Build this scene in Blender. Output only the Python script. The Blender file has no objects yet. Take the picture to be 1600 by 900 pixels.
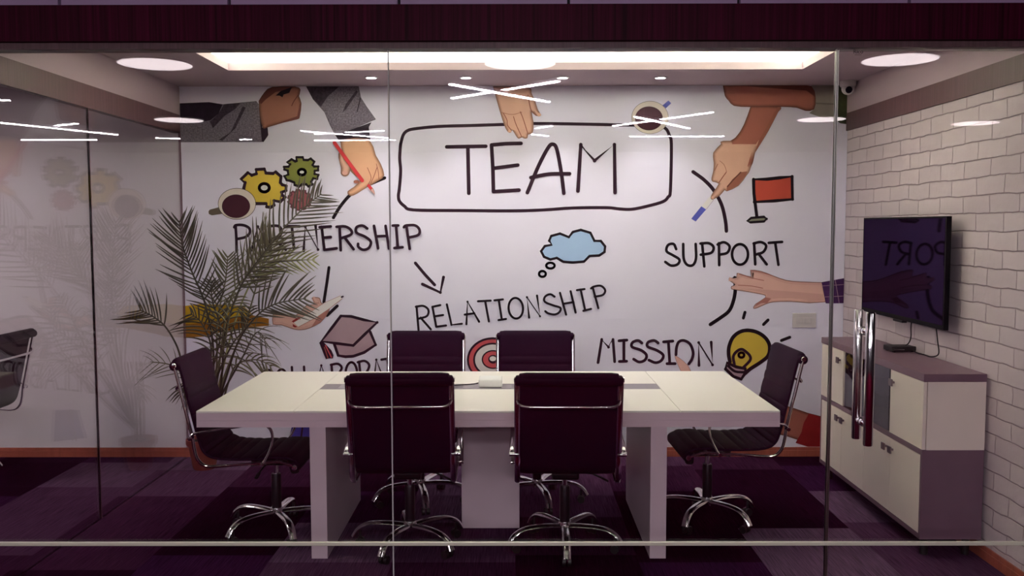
import bpy, math, random
import numpy as np
from mathutils import Vector, Matrix
random.seed(7)
PI = math.pi
C = bpy.context.scene.collection

# ------------------------------------------------------------------ camera, world, big lights, exposure
F_PX, YAW, PITCH, ROLL, EYE = 1414.05, .0031, .069, -.0016, 1.7
cd = bpy.data.cameras.new('camera'); cam = bpy.data.objects.new('camera', cd); C.objects.link(cam)
cd.sensor_width = 36; cd.lens = F_PX / 1600 * 36; cd.clip_start = .05; cd.clip_end = 60
CAMROT = (Matrix.Rotation(YAW, 3, 'Z') @ Matrix.Rotation(PI/2 - PITCH, 3, 'X') @ Matrix.Rotation(ROLL, 3, 'Z'))
cam.matrix_world = Matrix.Translation((0, 0, EYE)) @ CAMROT.to_4x4()
bpy.context.scene.camera = cam
sc = bpy.context.scene
sc.view_settings.view_transform = 'Standard'; sc.view_settings.look = 'None'
sc.view_settings.gamma = 1; sc.view_settings.use_curve_mapping = False
sc.view_settings.exposure = 1.25
sc.cycles.max_bounces = 9; sc.cycles.transparent_max_bounces = 12
sc.cycles.sample_clamp_indirect = 6
w = bpy.data.worlds.new('world'); sc.world = w; w.use_nodes = True
w.node_tree.nodes['Background'].inputs[0].default_value = (.5, .25, .4, 1)
w.node_tree.nodes['Background'].inputs[1].default_value = .002

def area(name, loc, rot, sx, sy, watts, col):
    l = bpy.data.lights.new(name, 'AREA'); l.shape = 'RECTANGLE'; l.size = sx; l.size_y = sy
    l.energy = watts; l.color = col
    o = bpy.data.objects.new(name, l); C.objects.link(o); o.location = loc; o.rotation_euler = rot
    return o
# room constants (metres)
YB, XL, XR, ZC, YG = 6.58, -2.41, 2.396, 2.70, 3.62
CX0, CX1, CY0, CY1 = -1.845, 1.852, 4.35, 5.91          # the opening of the light cove
COVE = (1, .905, .975)
COVE_W = 24
area('cove_strip_back', (0, CY1 + .09, 2.765), (PI, 0, 0), 3.8, .05, COVE_W, COVE)
area('cove_strip_front', (0, CY0 - .09, 2.765), (PI, 0, 0), 3.8, .05, COVE_W, COVE)
area('cove_strip_left', (CX0 - .09, (CY0+CY1)/2, 2.765), (PI, 0, PI/2), 1.5, .05, COVE_W*.45, COVE)
area('cove_strip_right', (CX1 + .09, (CY0+CY1)/2, 2.765), (PI, 0, PI/2), 1.5, .05, COVE_W*.45, COVE)

# ------------------------------------------------------------------ materials
def lin(c):
    return tuple(((v/255)/12.92 if v/255 <= .04045 else ((v/255+.055)/1.055)**2.4) for v in c)
def nt(name):
    m = bpy.data.materials.new(name); m.use_nodes = True
    return m, m.node_tree.nodes, m.node_tree.links, m.node_tree.nodes['Principled BSDF']
def mat(name, rgb, rough=.6, metal=0, spec=.5, noise=0, nscale=20, bump=0, bscale=80, coat=0, stretch=(1,1,1)):
    m, n, l, p = nt(name)
    c = lin(rgb)
    p.inputs['Base Color'].default_value = (*c, 1)
    p.inputs['Roughness'].default_value = rough; p.inputs['Metallic'].default_value = metal
    p.inputs['Specular IOR Level'].default_value = spec; p.inputs['Coat Weight'].default_value = coat
    tc = n.new('ShaderNodeTexCoord'); mp = n.new('ShaderNodeMapping'); mp.inputs['Scale'].default_value = stretch
    l.new(tc.outputs['Object'], mp.inputs[0])
    if noise:
        t = n.new('ShaderNodeTexNoise'); t.inputs['Scale'].default_value = nscale; t.inputs['Detail'].default_value = 5
        r = n.new('ShaderNodeValToRGB')
        r.color_ramp.elements[0].position = .3; r.color_ramp.elements[1].position = .7
        r.color_ramp.elements[0].color = (*[max(0, v*(1-noise)) for v in c], 1)
        r.color_ramp.elements[1].color = (*[min(1, v*(1+noise)) for v in c], 1)
        l.new(mp.outputs[0], t.inputs['Vector']); l.new(t.outputs[0], r.inputs[0]); l.new(r.outputs[0], p.inputs['Base Color'])
    if bump:
        t = n.new('ShaderNodeTexNoise'); t.inputs['Scale'].default_value = bscale; t.inputs['Detail'].default_value = 3
        b = n.new('ShaderNodeBump'); b.inputs['Strength'].default_value = bump; b.inputs['Distance'].default_value = .002
        l.new(mp.outputs[0], t.inputs['Vector']); l.new(t.outputs[0], b.inputs['Height']); l.new(b.outputs[0], p.inputs['Normal'])
    return m
def emis(name, col, s):
    m, n, l, p = nt(name)
    p.inputs['Base Color'].default_value = (*col, 1)
    p.inputs['Emission Color'].default_value = (*col, 1); p.inputs['Emission Strength'].default_value = s
    return m
def glass(name, tint=(.97,.97,.97), f0=.04):
    m = bpy.data.materials.new(name); m.use_nodes = True; n = m.node_tree.nodes; l = m.node_tree.links; n.clear()
    o = n.new('ShaderNodeOutputMaterial'); mx = n.new('ShaderNodeMixShader')
    tr = n.new('ShaderNodeBsdfTransparent'); tr.inputs[0].default_value = (*tint, 1)
    g = n.new('ShaderNodeBsdfGlossy'); g.inputs['Roughness'].default_value = 0; g.inputs[0].default_value = (1,1,1,1)
    lw = n.new('ShaderNodeLayerWeight'); lw.inputs[0].default_value = .5
    pw = n.new('ShaderNodeMath'); pw.operation = 'POWER'; pw.inputs[1].default_value = 5
    ml = n.new('ShaderNodeMath'); ml.operation = 'MULTIPLY_ADD'; ml.inputs[1].default_value = 1-f0; ml.inputs[2].default_value = f0
    l.new(lw.outputs['Facing'], pw.inputs[0]); l.new(pw.outputs[0], ml.inputs[0]); l.new(ml.outputs[0], mx.inputs[0])
    l.new(tr.outputs[0], mx.inputs[1]); l.new(g.outputs[0], mx.inputs[2]); l.new(mx.outputs[0], o.inputs[0])
    return m
def wood(name, rgb, depth=.5, scale=70, axis='X', rough=.5, spec=.4):
    """veneer with fine straight grain along z"""
    m, n, l, p = nt(name); c = lin(rgb)
    tc = n.new('ShaderNodeTexCoord'); mp = n.new('ShaderNodeMapping'); mp.inputs['Scale'].default_value = (scale, scale, .6)
    t = n.new('ShaderNodeTexNoise'); t.inputs['Scale'].default_value = 1.5; t.inputs['Detail'].default_value = 6; t.inputs['Roughness'].default_value = .7
    r = n.new('ShaderNodeValToRGB'); r.color_ramp.elements[0].position = .35; r.color_ramp.elements[1].position = .68
    r.color_ramp.elements[0].color = (*[v*(1-depth) for v in c], 1); r.color_ramp.elements[1].color = (*[min(1, v*(1+depth)) for v in c], 1)
    l.new(tc.outputs['Object'], mp.inputs[0]); l.new(mp.outputs[0], t.inputs['Vector']); l.new(t.outputs[0], r.inputs[0]); l.new(r.outputs[0], p.inputs['Base Color'])
    p.inputs['Roughness'].default_value = rough; p.inputs['Specular IOR Level'].default_value = spec
    return m
def brick_mat():
    m, n, l, p = nt('white_painted_brick')
    tc = n.new('ShaderNodeTexCoord'); sx = n.new('ShaderNodeSeparateXYZ'); cb = n.new('ShaderNodeCombineXYZ')
    l.new(tc.outputs['Object'], sx.inputs[0]); l.new(sx.outputs['Y'], cb.inputs['X']); l.new(sx.outputs['Z'], cb.inputs['Y'])
    nz = n.new('ShaderNodeTexNoise'); nz.inputs['Scale'].default_value = 5; nz.inputs['Detail'].default_value = 4
    l.new(tc.outputs['Object'], nz.inputs['Vector'])
    sb = n.new('ShaderNodeVectorMath'); sb.operation = 'SUBTRACT'; sb.inputs[1].default_value = (.5,.5,.5); l.new(nz.outputs['Color'], sb.inputs[0])
    ms = n.new('ShaderNodeVectorMath'); ms.operation = 'SCALE'; ms.inputs['Scale'].default_value = .03; l.new(sb.outputs[0], ms.inputs[0])
    ad = n.new('ShaderNodeVectorMath'); ad.operation = 'ADD'; l.new(cb.outputs[0], ad.inputs[0]); l.new(ms.outputs[0], ad.inputs[1])
    b = n.new('ShaderNodeTexBrick'); b.inputs['Scale'].default_value = 1; b.inputs['Brick Width'].default_value = .27; b.inputs['Row Height'].default_value = .0925
    b.inputs['Mortar Size'].default_value = .0042; b.inputs['Mortar Smooth'].default_value = .8; b.inputs['Bias'].default_value = 0
    b.inputs['Color1'].default_value = (*lin((214,198,203)),1); b.inputs['Color2'].default_value = (*lin((200,184,190)),1); b.inputs['Mortar'].default_value = (*lin((178,156,164)),1)
    l.new(ad.outputs[0], b.inputs['Vector']); l.new(b.outputs['Color'], p.inputs['Base Color'])
    iv = n.new('ShaderNodeMath'); iv.operation = 'SUBTRACT'; iv.inputs[0].default_value = 1; l.new(b.outputs['Fac'], iv.inputs[1])
    n2 = n.new('ShaderNodeTexNoise'); n2.inputs['Scale'].default_value = 18; n2.inputs['Detail'].default_value = 5; l.new(tc.outputs['Object'], n2.inputs['Vector'])
    am = n.new('ShaderNodeMath'); am.operation = 'MULTIPLY_ADD'; am.inputs[1].default_value = .5; l.new(n2.outputs[0], am.inputs[0]); l.new(iv.outputs[0], am.inputs[2])
    bp = n.new('ShaderNodeBump'); bp.inputs['Strength'].default_value = .9; bp.inputs['Distance'].default_value = .009
    l.new(am.outputs[0], bp.inputs['Height']); l.new(bp.outputs[0], p.inputs['Normal'])
    p.inputs['Roughness'].default_value = .45; p.inputs['Specular IOR Level'].default_value = .4
    return m
def carpet_mat():
    """loop pile carpet tiles, each tile its own shade of purple, fine ribs along y"""
    m, n, l, p = nt('carpet_tile')
    tc = n.new('ShaderNodeTexCoord'); sx = n.new('ShaderNodeSeparateXYZ'); l.new(tc.outputs['Object'], sx.inputs[0])
    def math_(op, a, b=None, c=None):
        q = n.new('ShaderNodeMath'); q.operation = op
        for i, v in enumerate((a, b, c)):
            if v is None: continue
            if isinstance(v, (int, float)): q.inputs[i].default_value = v
            else: l.new(v, q.inputs[i])
        return q.outputs[0]
    T = .6253
    cx = math_('FLOOR', math_('DIVIDE', math_('ADD', sx.outputs['X'], 1.875 + 20*T), T))
    wn0 = n.new('ShaderNodeTexWhiteNoise'); wn0.noise_dimensions = '1D'; l.new(cx, wn0.inputs['W'])
    off = math_('MULTIPLY', math_('ROUND', math_('MULTIPLY', wn0.outputs['Value'], 2)), .1)
    cy = math_('FLOOR', math_('DIVIDE', math_('ADD', math_('ADD', sx.outputs['Y'], 20*.613 - 5.797 + .613), off), .613))
    tone = math_('FRACT', math_('MULTIPLY', math_('ADD', math_('MULTIPLY', cx, 2), math_('MULTIPLY', cy, 3)), .381966))
    r = n.new('ShaderNodeValToRGB'); r.color_ramp.interpolation = 'CONSTANT'
    e = r.color_ramp.elements
    e[0].color = (*lin((30,9,26)),1); e[1].position = .28; e[1].color = (*lin((50,24,46)),1)
    for pos, c in ((.48,(70,44,68)), (.7,(88,64,88)), (.88,(46,20,48))):
        q = e.new(pos); q.color = (*lin(c),1)
    l.new(tone, r.inputs[0])
    mp = n.new('ShaderNodeMapping'); mp.inputs['Scale'].default_value = (220, 5, 1); l.new(tc.outputs['Object'], mp.inputs[0])
    st = n.new('ShaderNodeTexNoise'); st.inputs['Scale'].default_value = 1; st.inputs['Detail'].default_value = 3; l.new(mp.outputs[0], st.inputs['Vector'])
    rr = n.new('ShaderNodeMapRange'); rr.inputs['From Min'].default_value = .3; rr.inputs['From Max'].default_value = .7
    rr.inputs['To Min'].default_value = .55; rr.inputs['To Max'].default_value = 1.45; l.new(st.outputs[0], rr.inputs[0])
    vm = n.new('ShaderNodeVectorMath'); vm.operation = 'SCALE'; l.new(r.outputs[0], vm.inputs[0]); l.new(rr.outputs[0], vm.inputs['Scale'])
    l.new(vm.outputs[0], p.inputs['Base Color'])
    bp = n.new('ShaderNodeBump'); bp.inputs['Strength'].default_value = .4; bp.inputs['Distance'].default_value = .003
    l.new(st.outputs[0], bp.inputs['Height']); l.new(bp.outputs[0], p.inputs['Normal'])
    p.inputs['Roughness'].default_value = 1; p.inputs['Specular IOR Level'].default_value = 0
    return m

M = dict(
    ceil=mat('ceiling_paint', (178,156,165), .75, noise=.03, nscale=3),
    upper=mat('cove_ceiling_paint', (240,250,222), .8),
    plaster=mat('wall_plaster', (214,206,212), .5, bump=.1),
    brick=brick_mat(), carpet=carpet_mat(),
    beam=wood('beam_veneer', (92,62,68), .22, 60), header=wood('header_veneer', (64,3,32), .6, 55, spec=.08),
    fascia=mat('fascia_panel', (178,144,186), .5, noise=.05, nscale=4), fgap=mat('panel_gap', (16,8,16), .8),
    skirt=wood('skirting_wood', (158,84,70), .2, 20, rough=.35), corr_floor=mat('corridor_floor', (60,2,20), 1, spec=0, noise=.2, nscale=6),
    corr_wall=mat('corridor_wall', (34,12,26), .8), corr_ceil=mat('corridor_ceiling', (24,11,20), .9),
    glass=glass('clear_glass'), gedge=mat('glass_edge', (200,205,200), .2, spec=.8), steel=mat('brushed_steel', (190,186,184), .28, 1, noise=.08, nscale=30, stretch=(1,1,40)),
    chrome=mat('polished_chrome', (238,234,238), .12, 1), leather=mat('black_leather', (30,9,30), .5, spec=.04, bump=.25, bscale=350),
    piping=mat('leather_piping', (30,14,28), .5), plastic=mat('black_plastic', (22,16,20), .45), mech=mat('dark_metal', (40,30,38), .35, .6),
    laminate=mat('white_laminate', (250,244,236), .32, noise=.015, nscale=8, stretch=(1,12,1)), edge=mat('laminate_edge', (222,196,206), .4, noise=.03, nscale=5, stretch=(1,1,20)),
    ledge=mat('leg_laminate', (214,190,200), .4, noise=.03, nscale=5), greylam=mat('grey_laminate', (112,84,100), .42, noise=.05, nscale=14),
    inlay=mat('cable_tray_metal', (150,142,150), .35, .5), lid=mat('tray_lid', (186,180,186), .3, .7),
    cream=mat('cream_laminate', (238,224,214), .4, noise=.015, nscale=6), screen=mat('television_screen', (10,5,18), .07, spec=.12), bezel=mat('television_bezel', (12,6,12), .5, spec=.08),
    whiteplastic=mat('white_plastic', (252,252,250), .3), offwhite=mat('switch_plate_plastic', (205,196,200), .35),
    dark_inside=mat('cabinet_inside', (70,52,72), .6), tint=glass('smoked_glass', (.55,.5,.6), .08), clay=mat('terracotta', (118,50,44), .55, noise=.15, nscale=12), soil=mat('soil', (40,28,24), .95, noise=.4, nscale=60),
    disc=emis('lamp_disc', (1,.86,.88), 4.4), tube=emis('lamp_tube', (1,.93,1), 110), spot=emis('downlight_led', (1,1,.96), 30),
    knob=mat('knob_metal', (130,112,122), .4, .8), tubebody=mat('lamp_body', (200,195,200), .4), label=mat('sticker_ink', (30,20,30), .6),
)
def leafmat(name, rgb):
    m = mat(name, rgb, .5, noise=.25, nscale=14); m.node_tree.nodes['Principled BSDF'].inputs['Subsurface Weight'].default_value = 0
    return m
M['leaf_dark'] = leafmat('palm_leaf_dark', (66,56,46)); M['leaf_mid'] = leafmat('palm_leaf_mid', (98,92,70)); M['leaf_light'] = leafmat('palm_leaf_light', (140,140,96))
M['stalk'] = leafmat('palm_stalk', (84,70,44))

def screen_mat():
    m = bpy.data.materials.new('coated_screen'); m.use_nodes = True; n = m.node_tree.nodes; l = m.node_tree.links; n.clear()
    o = n.new('ShaderNodeOutputMaterial'); mx = n.new('ShaderNodeMixShader'); mx.inputs[0].default_value = .16
    d = n.new('ShaderNodeBsdfDiffuse'); d.inputs[0].default_value = (*lin((14,4,16)), 1)
    g = n.new('ShaderNodeBsdfGlossy'); g.inputs[0].default_value = (.17, .10, .28, 1); g.inputs['Roughness'].default_value = .04
    l.new(d.outputs[0], mx.inputs[1]); l.new(g.outputs[0], mx.inputs[2]); l.new(mx.outputs[0], o.inputs[0]); return m
M['screen'] = screen_mat()
# ------------------------------------------------------------------ mesh helpers
class MB:
    def __init__(s): s.v = []; s.f = []; s.mi = []; s.k = 0
    def add(s, vs, fs, mi=0):
        b = len(s.v); s.v += [tuple(v) for v in vs]; s.f += [tuple(i+b for i in f) for f in fs]; s.mi += [mi]*len(fs); return s
    def box(s, x0, x1, y0, y1, z0, z1, mi=0, rot=None, piv=None):
        vs = [Vector((x, y, z)) for z in (z0, z1) for y in (y0, y1) for x in (x0, x1)]
        if rot is not None:
            pv = Vector(piv or ((x0+x1)/2, (y0+y1)/2, (z0+z1)/2)); vs = [rot @ (v-pv) + pv for v in vs]
        return s.add(vs, [(0,2,3,1),(4,5,7,6),(0,1,5,4),(2,6,7,3),(0,4,6,2),(1,3,7,5)], mi)
    def tube(s, pts, r, n=10, closed=False, flat=(1, 1), up=None, mi=0, caps=True):
        """sweep an ellipse along pts; r may be a list; flat = scale along side and up"""
        P = [Vector(p) for p in pts]; L = len(P); rs = r if isinstance(r, (list, tuple)) else [r]*L
        vs = []; prev = None
        for i in range(L):
            a = P[i-1] if (i > 0 or closed) else P[i]; b = P[(i+1) % L] if (i < L-1 or closed) else P[i]
            t = (b-a).normalized()
            if up is not None:
                side = t.cross(Vector(up))
                if side.length < 1e-4: side = prev or Vector((1,0,0))
                side.normalize()
            else:
                if prev is None:
                    ref = Vector((0,0,1)) if abs(t.z) < .9 else Vector((1,0,0)); side = t.cross(ref).normalized()
                else: side = (prev - t*prev.dot(t)).normalized()
            prev = side; u2 = side.cross(t).normalized()
            for k in range(n):
                an = 2*PI*k/n
                vs.append(P[i] + side*math.cos(an)*rs[i]*flat[0] + u2*math.sin(an)*rs[i]*flat[1])
        fs = []
        for i in range(L if closed else L-1):
            j = (i+1) % L
            for k in range(n):
                k2 = (k+1) % n; fs.append((i*n+k, i*n+k2, j*n+k2, j*n+k))
        if caps and not closed:
            fs.append(tuple(range(n-1, -1, -1))); fs.append(tuple((L-1)*n+k for k in range(n)))
        return s.add(vs, fs, mi)
    def lathe(s, prof, c=(0,0,0), n=28, axis='Z', mi=0, sx=1, sy=1):
        vs = []; fs = []
        for (r, z) in prof:
            for k in range(n):
                a = 2*PI*k/n; p = (r*math.cos(a)*sx, r*math.sin(a)*sy, z)
                if axis == 'X': p = (p[2], p[0], p[1])
                if axis == 'Y': p = (p[1], p[2], p[0])
                vs.append((p[0]+c[0], p[1]+c[1], p[2]+c[2]))
        for i in range(len(prof)-1):
            for k in range(n):
                k2 = (k+1) % n; fs.append((i*n+k, i*n+k2, (i+1)*n+k2, (i+1)*n+k))
        if prof[0][0] > 1e-6: fs.append(tuple(range(n-1, -1, -1)))
        if prof[-1][0] > 1e-6: fs.append(tuple((len(prof)-1)*n+k for k in range(n)))
        return s.add(vs, fs, mi)
    def build(s, name, m, parent=None, smooth=False, bevel=0, segs=2, loc=None):
        me = bpy.data.meshes.new(name); me.from_pydata(s.v, [], s.f); me.validate()
        for x in (m if isinstance(m, (list, tuple)) else [m]): me.materials.append(x)
        if isinstance(m, (list, tuple)):
            for p, i in zip(me.polygons, s.mi): p.material_index = i
        if smooth:
            for p in me.polygons: p.use_smooth = True
            try: me.set_sharp_from_angle(angle=math.radians(40))
            except Exception: pass
        o = bpy.data.objects.new(name, me); C.objects.link(o)
        if parent is not None: o.parent = parent
        if loc: o.location = loc
        if bevel:
            b = o.modifiers.new('bevel', 'BEVEL'); b.width = bevel; b.segments = segs; b.limit_method = 'ANGLE'
        return o
def spline(pts, n=8):
    P = [np.array(p, float) for p in pts]; P = [2*P[0]-P[1]] + P + [2*P[-1]-P[-2]]; out = []
    for i in range(1, len(P)-2):
        for k in range(n):
            t = k/n; a, b, c, d = P[i-1], P[i], P[i+1], P[i+2]
            out.append(tuple(.5*((2*b) + (c-a)*t + (2*a-5*b+4*c-d)*t*t + (3*b-a-3*c+d)*t**3)))
    out.append(tuple(P[-2])); return out
def tag(o, label=None, cat=None, group=None, kind=None):
    if label: o['label'] = label
    if cat: o['category'] = cat
    if group: o['group'] = group
    if kind: o['kind'] = kind
    return o
def thing(name, label, cat, loc=(0,0,0), rz=0, group=None):
    o = bpy.data.objects.new(name, None); C.objects.link(o); o.location = loc; o.rotation_euler = (0,0,rz); o.empty_display_size = .1
    return tag(o, label, cat, group)
def struct(name, mb, m, **k):
    o = mb.build(name, m, **k)
    if o.parent is None: o['kind'] = 'structure'
    return o
def copy_tree(o, parent=None):
    c = o.copy(); C.objects.link(c); c.parent = parent
    for ch in list(o.children): copy_tree(ch, c)
    return c
def ray(px, py):
    return CAMROT @ Vector(((px-800)/F_PX, -(py-450)/F_PX, -1))
def at_y(px, py, Y):
    d = ray(px, py); t = Y/d.y; return Vector((d.x*t, Y, EYE + d.z*t))

# ------------------------------------------------------------------ structure
XA, XZ = -7.0, 7.0                                            # far ends of the neighbouring room and corridor
struct('floor', MB().box(XA, 3.2, YG-.1, YB+.3, -.12, 0), M['carpet'])
struct('floor_corridor', MB().box(XA-.5, XZ, -9.2, YG-.1, -.12, 0), M['corr_floor'])
struct('wall_back', MB().box(XA, XR+.3, YB+.002, YB+.22, 0, 3.3), M['plaster'])
struct('wall_right', MB().box(XR, XR+.25, YG, YB+.002, 0, 3.3), M['brick'])
# ceiling with the cut-out of the cove: four strips around the opening, one mesh
c = MB()
c.box(XA, CX0, YG, YB, ZC, ZC+.048); c.box(CX1, XR, YG, YB, ZC, ZC+.048)
c.box(CX0, CX1, CY1, YB, ZC, ZC+.048); c.box(CX0, CX1, YG, CY0, ZC, ZC+.048)
struct('ceiling', c, M['ceil'])
u = MB(); e = .2
u.box(CX0-e, CX1+e, CY0-e, CY1+e, 2.93, 3.0)
u.box(CX0-e-.03, CX0-e, CY0-e, CY1+e, ZC+.05, 2.98); u.box(CX1+e, CX1+e+.03, CY0-e, CY1+e, ZC+.05, 2.98)
u.box(CX0-e, CX1+e, CY1+e, CY1+e+.03, ZC+.05, 2.98); u.box(CX0-e, CX1+e, CY0-e-.03, CY0-e, ZC+.05, 2.98)
struct('ceiling_recess', u, M['upper'])
# beams along both side walls
struct('trim_1', MB().box(XR-.012, XR+.001, YG, YB, 2.375, 2.50), M['beam'])
struct('wall_right_upper', MB().box(XR-.010, XR+.001, YG, YB, 2.50, 2.71), M['ceil'])
struct('trim_2', MB().box(XL-.05, XL, YG, YB, 2.367, 2.497), M['beam'])
struct('wall_left_upper', MB().box(XL-.05, XL, YG, YB, 2.497, 2.71), M['ceil'])
# front: header and fascia panels
h = MB(); h.box(XA, XZ, YG-.06, YG+.08, 2.415, 2.553); struct('wall_front', h, M['header'])
struct('trim_3', MB().box(XA, XR, YG-.035, YG+.05, 2.39, 2.415), M['beam'])
g = MB(); g.box(XA, XZ, YG+.0, YG+.1, 2.553, 3.0); struct('wall_front_upper', g, M['fgap'])
xs = [-1.773 + .6615*i for i in range(-8, 13)]
g = MB()
for a, b in zip(xs[:-1], xs[1:]): g.box(a+.0065, b-.0065, YG-.03, YG+.001, 2.557, 3.0)
struct('trim_4', g, M['fascia'])
# corridor shell behind the camera
g = MB(); g.box(XA, XZ, -9.3, -9.2, 0, 3.05); struct('wall_corridor_back', g, M['corr_wall'])
struct('wall_corridor_left', MB().box(XA-.6, XA-.5, -9.2, YG, 0, 3.05), M['corr_wall'])
struct('wall_corridor_right', MB().box(XZ, XZ+.1, -9.2, YG, 0, 3.05), M['corr_wall'])
struct('wall_front_right', MB().box(XR+.25, XZ, YG-.02, YG+.1, 0, 2.42), M['corr_wall'])
struct('ceiling_corridor', MB().box(XA-.5, XZ, -9.2, YG-.03, 3.02, 3.1), M['corr_ceil'])
struct('wall_neighbour_left', MB().box(XA-.1, XA, YG-.1, YB+.2, 0, 3.0), M['plaster'])
# baseboards
def skirt(x0, x1, y0, y1, name):
    s = MB(); s.box(x0, x1, y0, y1, 0, .045)
    if x1-x0 > y1-y0: s.box(x0, x1, y0+.006, y1, .045, .068)
    else: s.box(x0+.006, x1, y0, y1, .045, .068)
    return struct(name, s, M['skirt'])
skirt(XA, XR, YB-.014, YB+.002, 'baseboard_back')
skirt(XR-.014, XR+.001, YG, YB-.014, 'baseboard_right')
# glass front: three panes; the right one is the door
def pane(name, x0, x1, y0, y1, z0, z1, tint=None):
    p = MB(); p.box(x0, x1, y0, y1, z0, z1)
    if x1-x0 > y1-y0: p.mi = [1,1,0,0,1,1]
    else: p.mi = [1,1,1,1,0,0]
    o = p.build(name, [tint or M['glass'], M['gedge']]); o['kind'] = 'structure'; return o
JX, DX = -.498, 1.268
pane('window_1', XA+.05, JX-.0025, YG-.005, YG+.005, .0, 2.39)
pane('window_2', JX+.0025, DX-.004, YG-.005, YG+.005, .0, 2.39)
door = pane('door_1', DX+.003, XR-.005, YG-.005, YG+.005, .006, 2.385)
struct('trim_5', MB().box(JX-.0025, JX+.0025, YG-.006, YG+.006, 0, 2.39), mat('silicone_joint', (176,168,172), .35))
t = MB(); t.box(DX-.004, DX+.0005, YG-.0075, YG+.0075, 0, 2.39); struct('trim_6', t, M['steel'])
t = MB(); t.box(DX+.003, DX+.007, YG-.0075, YG+.0075, .006, 2.385); t.build('door_edge_strip', M['steel'], door)
t = MB(); t.box(XA+.05, XR-.006, YG-.016, YG-.0055, .3975, .4145); struct('trim_7', t, mat('satin_rail', (206,200,184), .4, .2), bevel=.003)
# side partition glass to the neighbouring room, joint at y = 5.165
pane('window_3', XL-.012, XL, YG+.01, 5.164, .0, 2.367)
pane('window_4', XL-.012, XL, 5.168, YB-.003, .0, 2.367)
struct('trim_8', MB().box(XL-.013, XL+.001, 5.164, 5.168, 0, 2.367), mat('dark_joint', (112,72,86), .4))
struct('trim_9', MB().box(XL-.014, XL+.002, YB-.006, YB+.001, 0, 2.367), mat('dark_joint_corner', (104,66,80), .4))
# door handle pair (H handle through the glass)
hd = bpy.data.objects.new('door_handle', None); C.objects.link(hd); hd.parent = door
HX = 1.405
b = MB()
for y in (YG-.062, YG+.062):
    b.lathe([(.0,.822),(.016,.822),(.0185,.826),(.0185,1.352),(.016,1.356),(0,1.356)], (HX, y, 0), 24)
for z in (1.275, .905):
    b.lathe([(.0,-.05),(.011,-.05),(.011,-.02),(.017,-.02),(.017,-.006),(.011,-.006),(.011,.006),(.017,.006),(.017,.02),(.011,.02),(.011,.05),(0,.05)], (HX, YG, z), 20, 'Y')
b.build('pull_bar', M['chrome'], hd, smooth=True)
# small etched maker's mark at the top of the door: letters R i c o
def flat_text(name, body, size, loc, m, parent=None, rx=PI/2):
    cu = bpy.data.curves.new(name, 'FONT'); cu.body = body; cu.size = size; cu.extrude = .0003; cu.align_x = 'CENTER'; cu.materials.append(m)
    o = bpy.data.objects.new(name, cu); C.objects.link(o); o.location = loc; o.rotation_euler = (rx,0,0)
    if parent: o.parent = parent
    return o
flat_text('etched_mark', 'Rico', .022, (1.350, YG-.0062, 2.372), M['label'], door)
MB().box(1.337, 1.363, YG-.0065, YG-.006, 2.3655, 2.3668).build('etched_line', M['label'], door)

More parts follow.
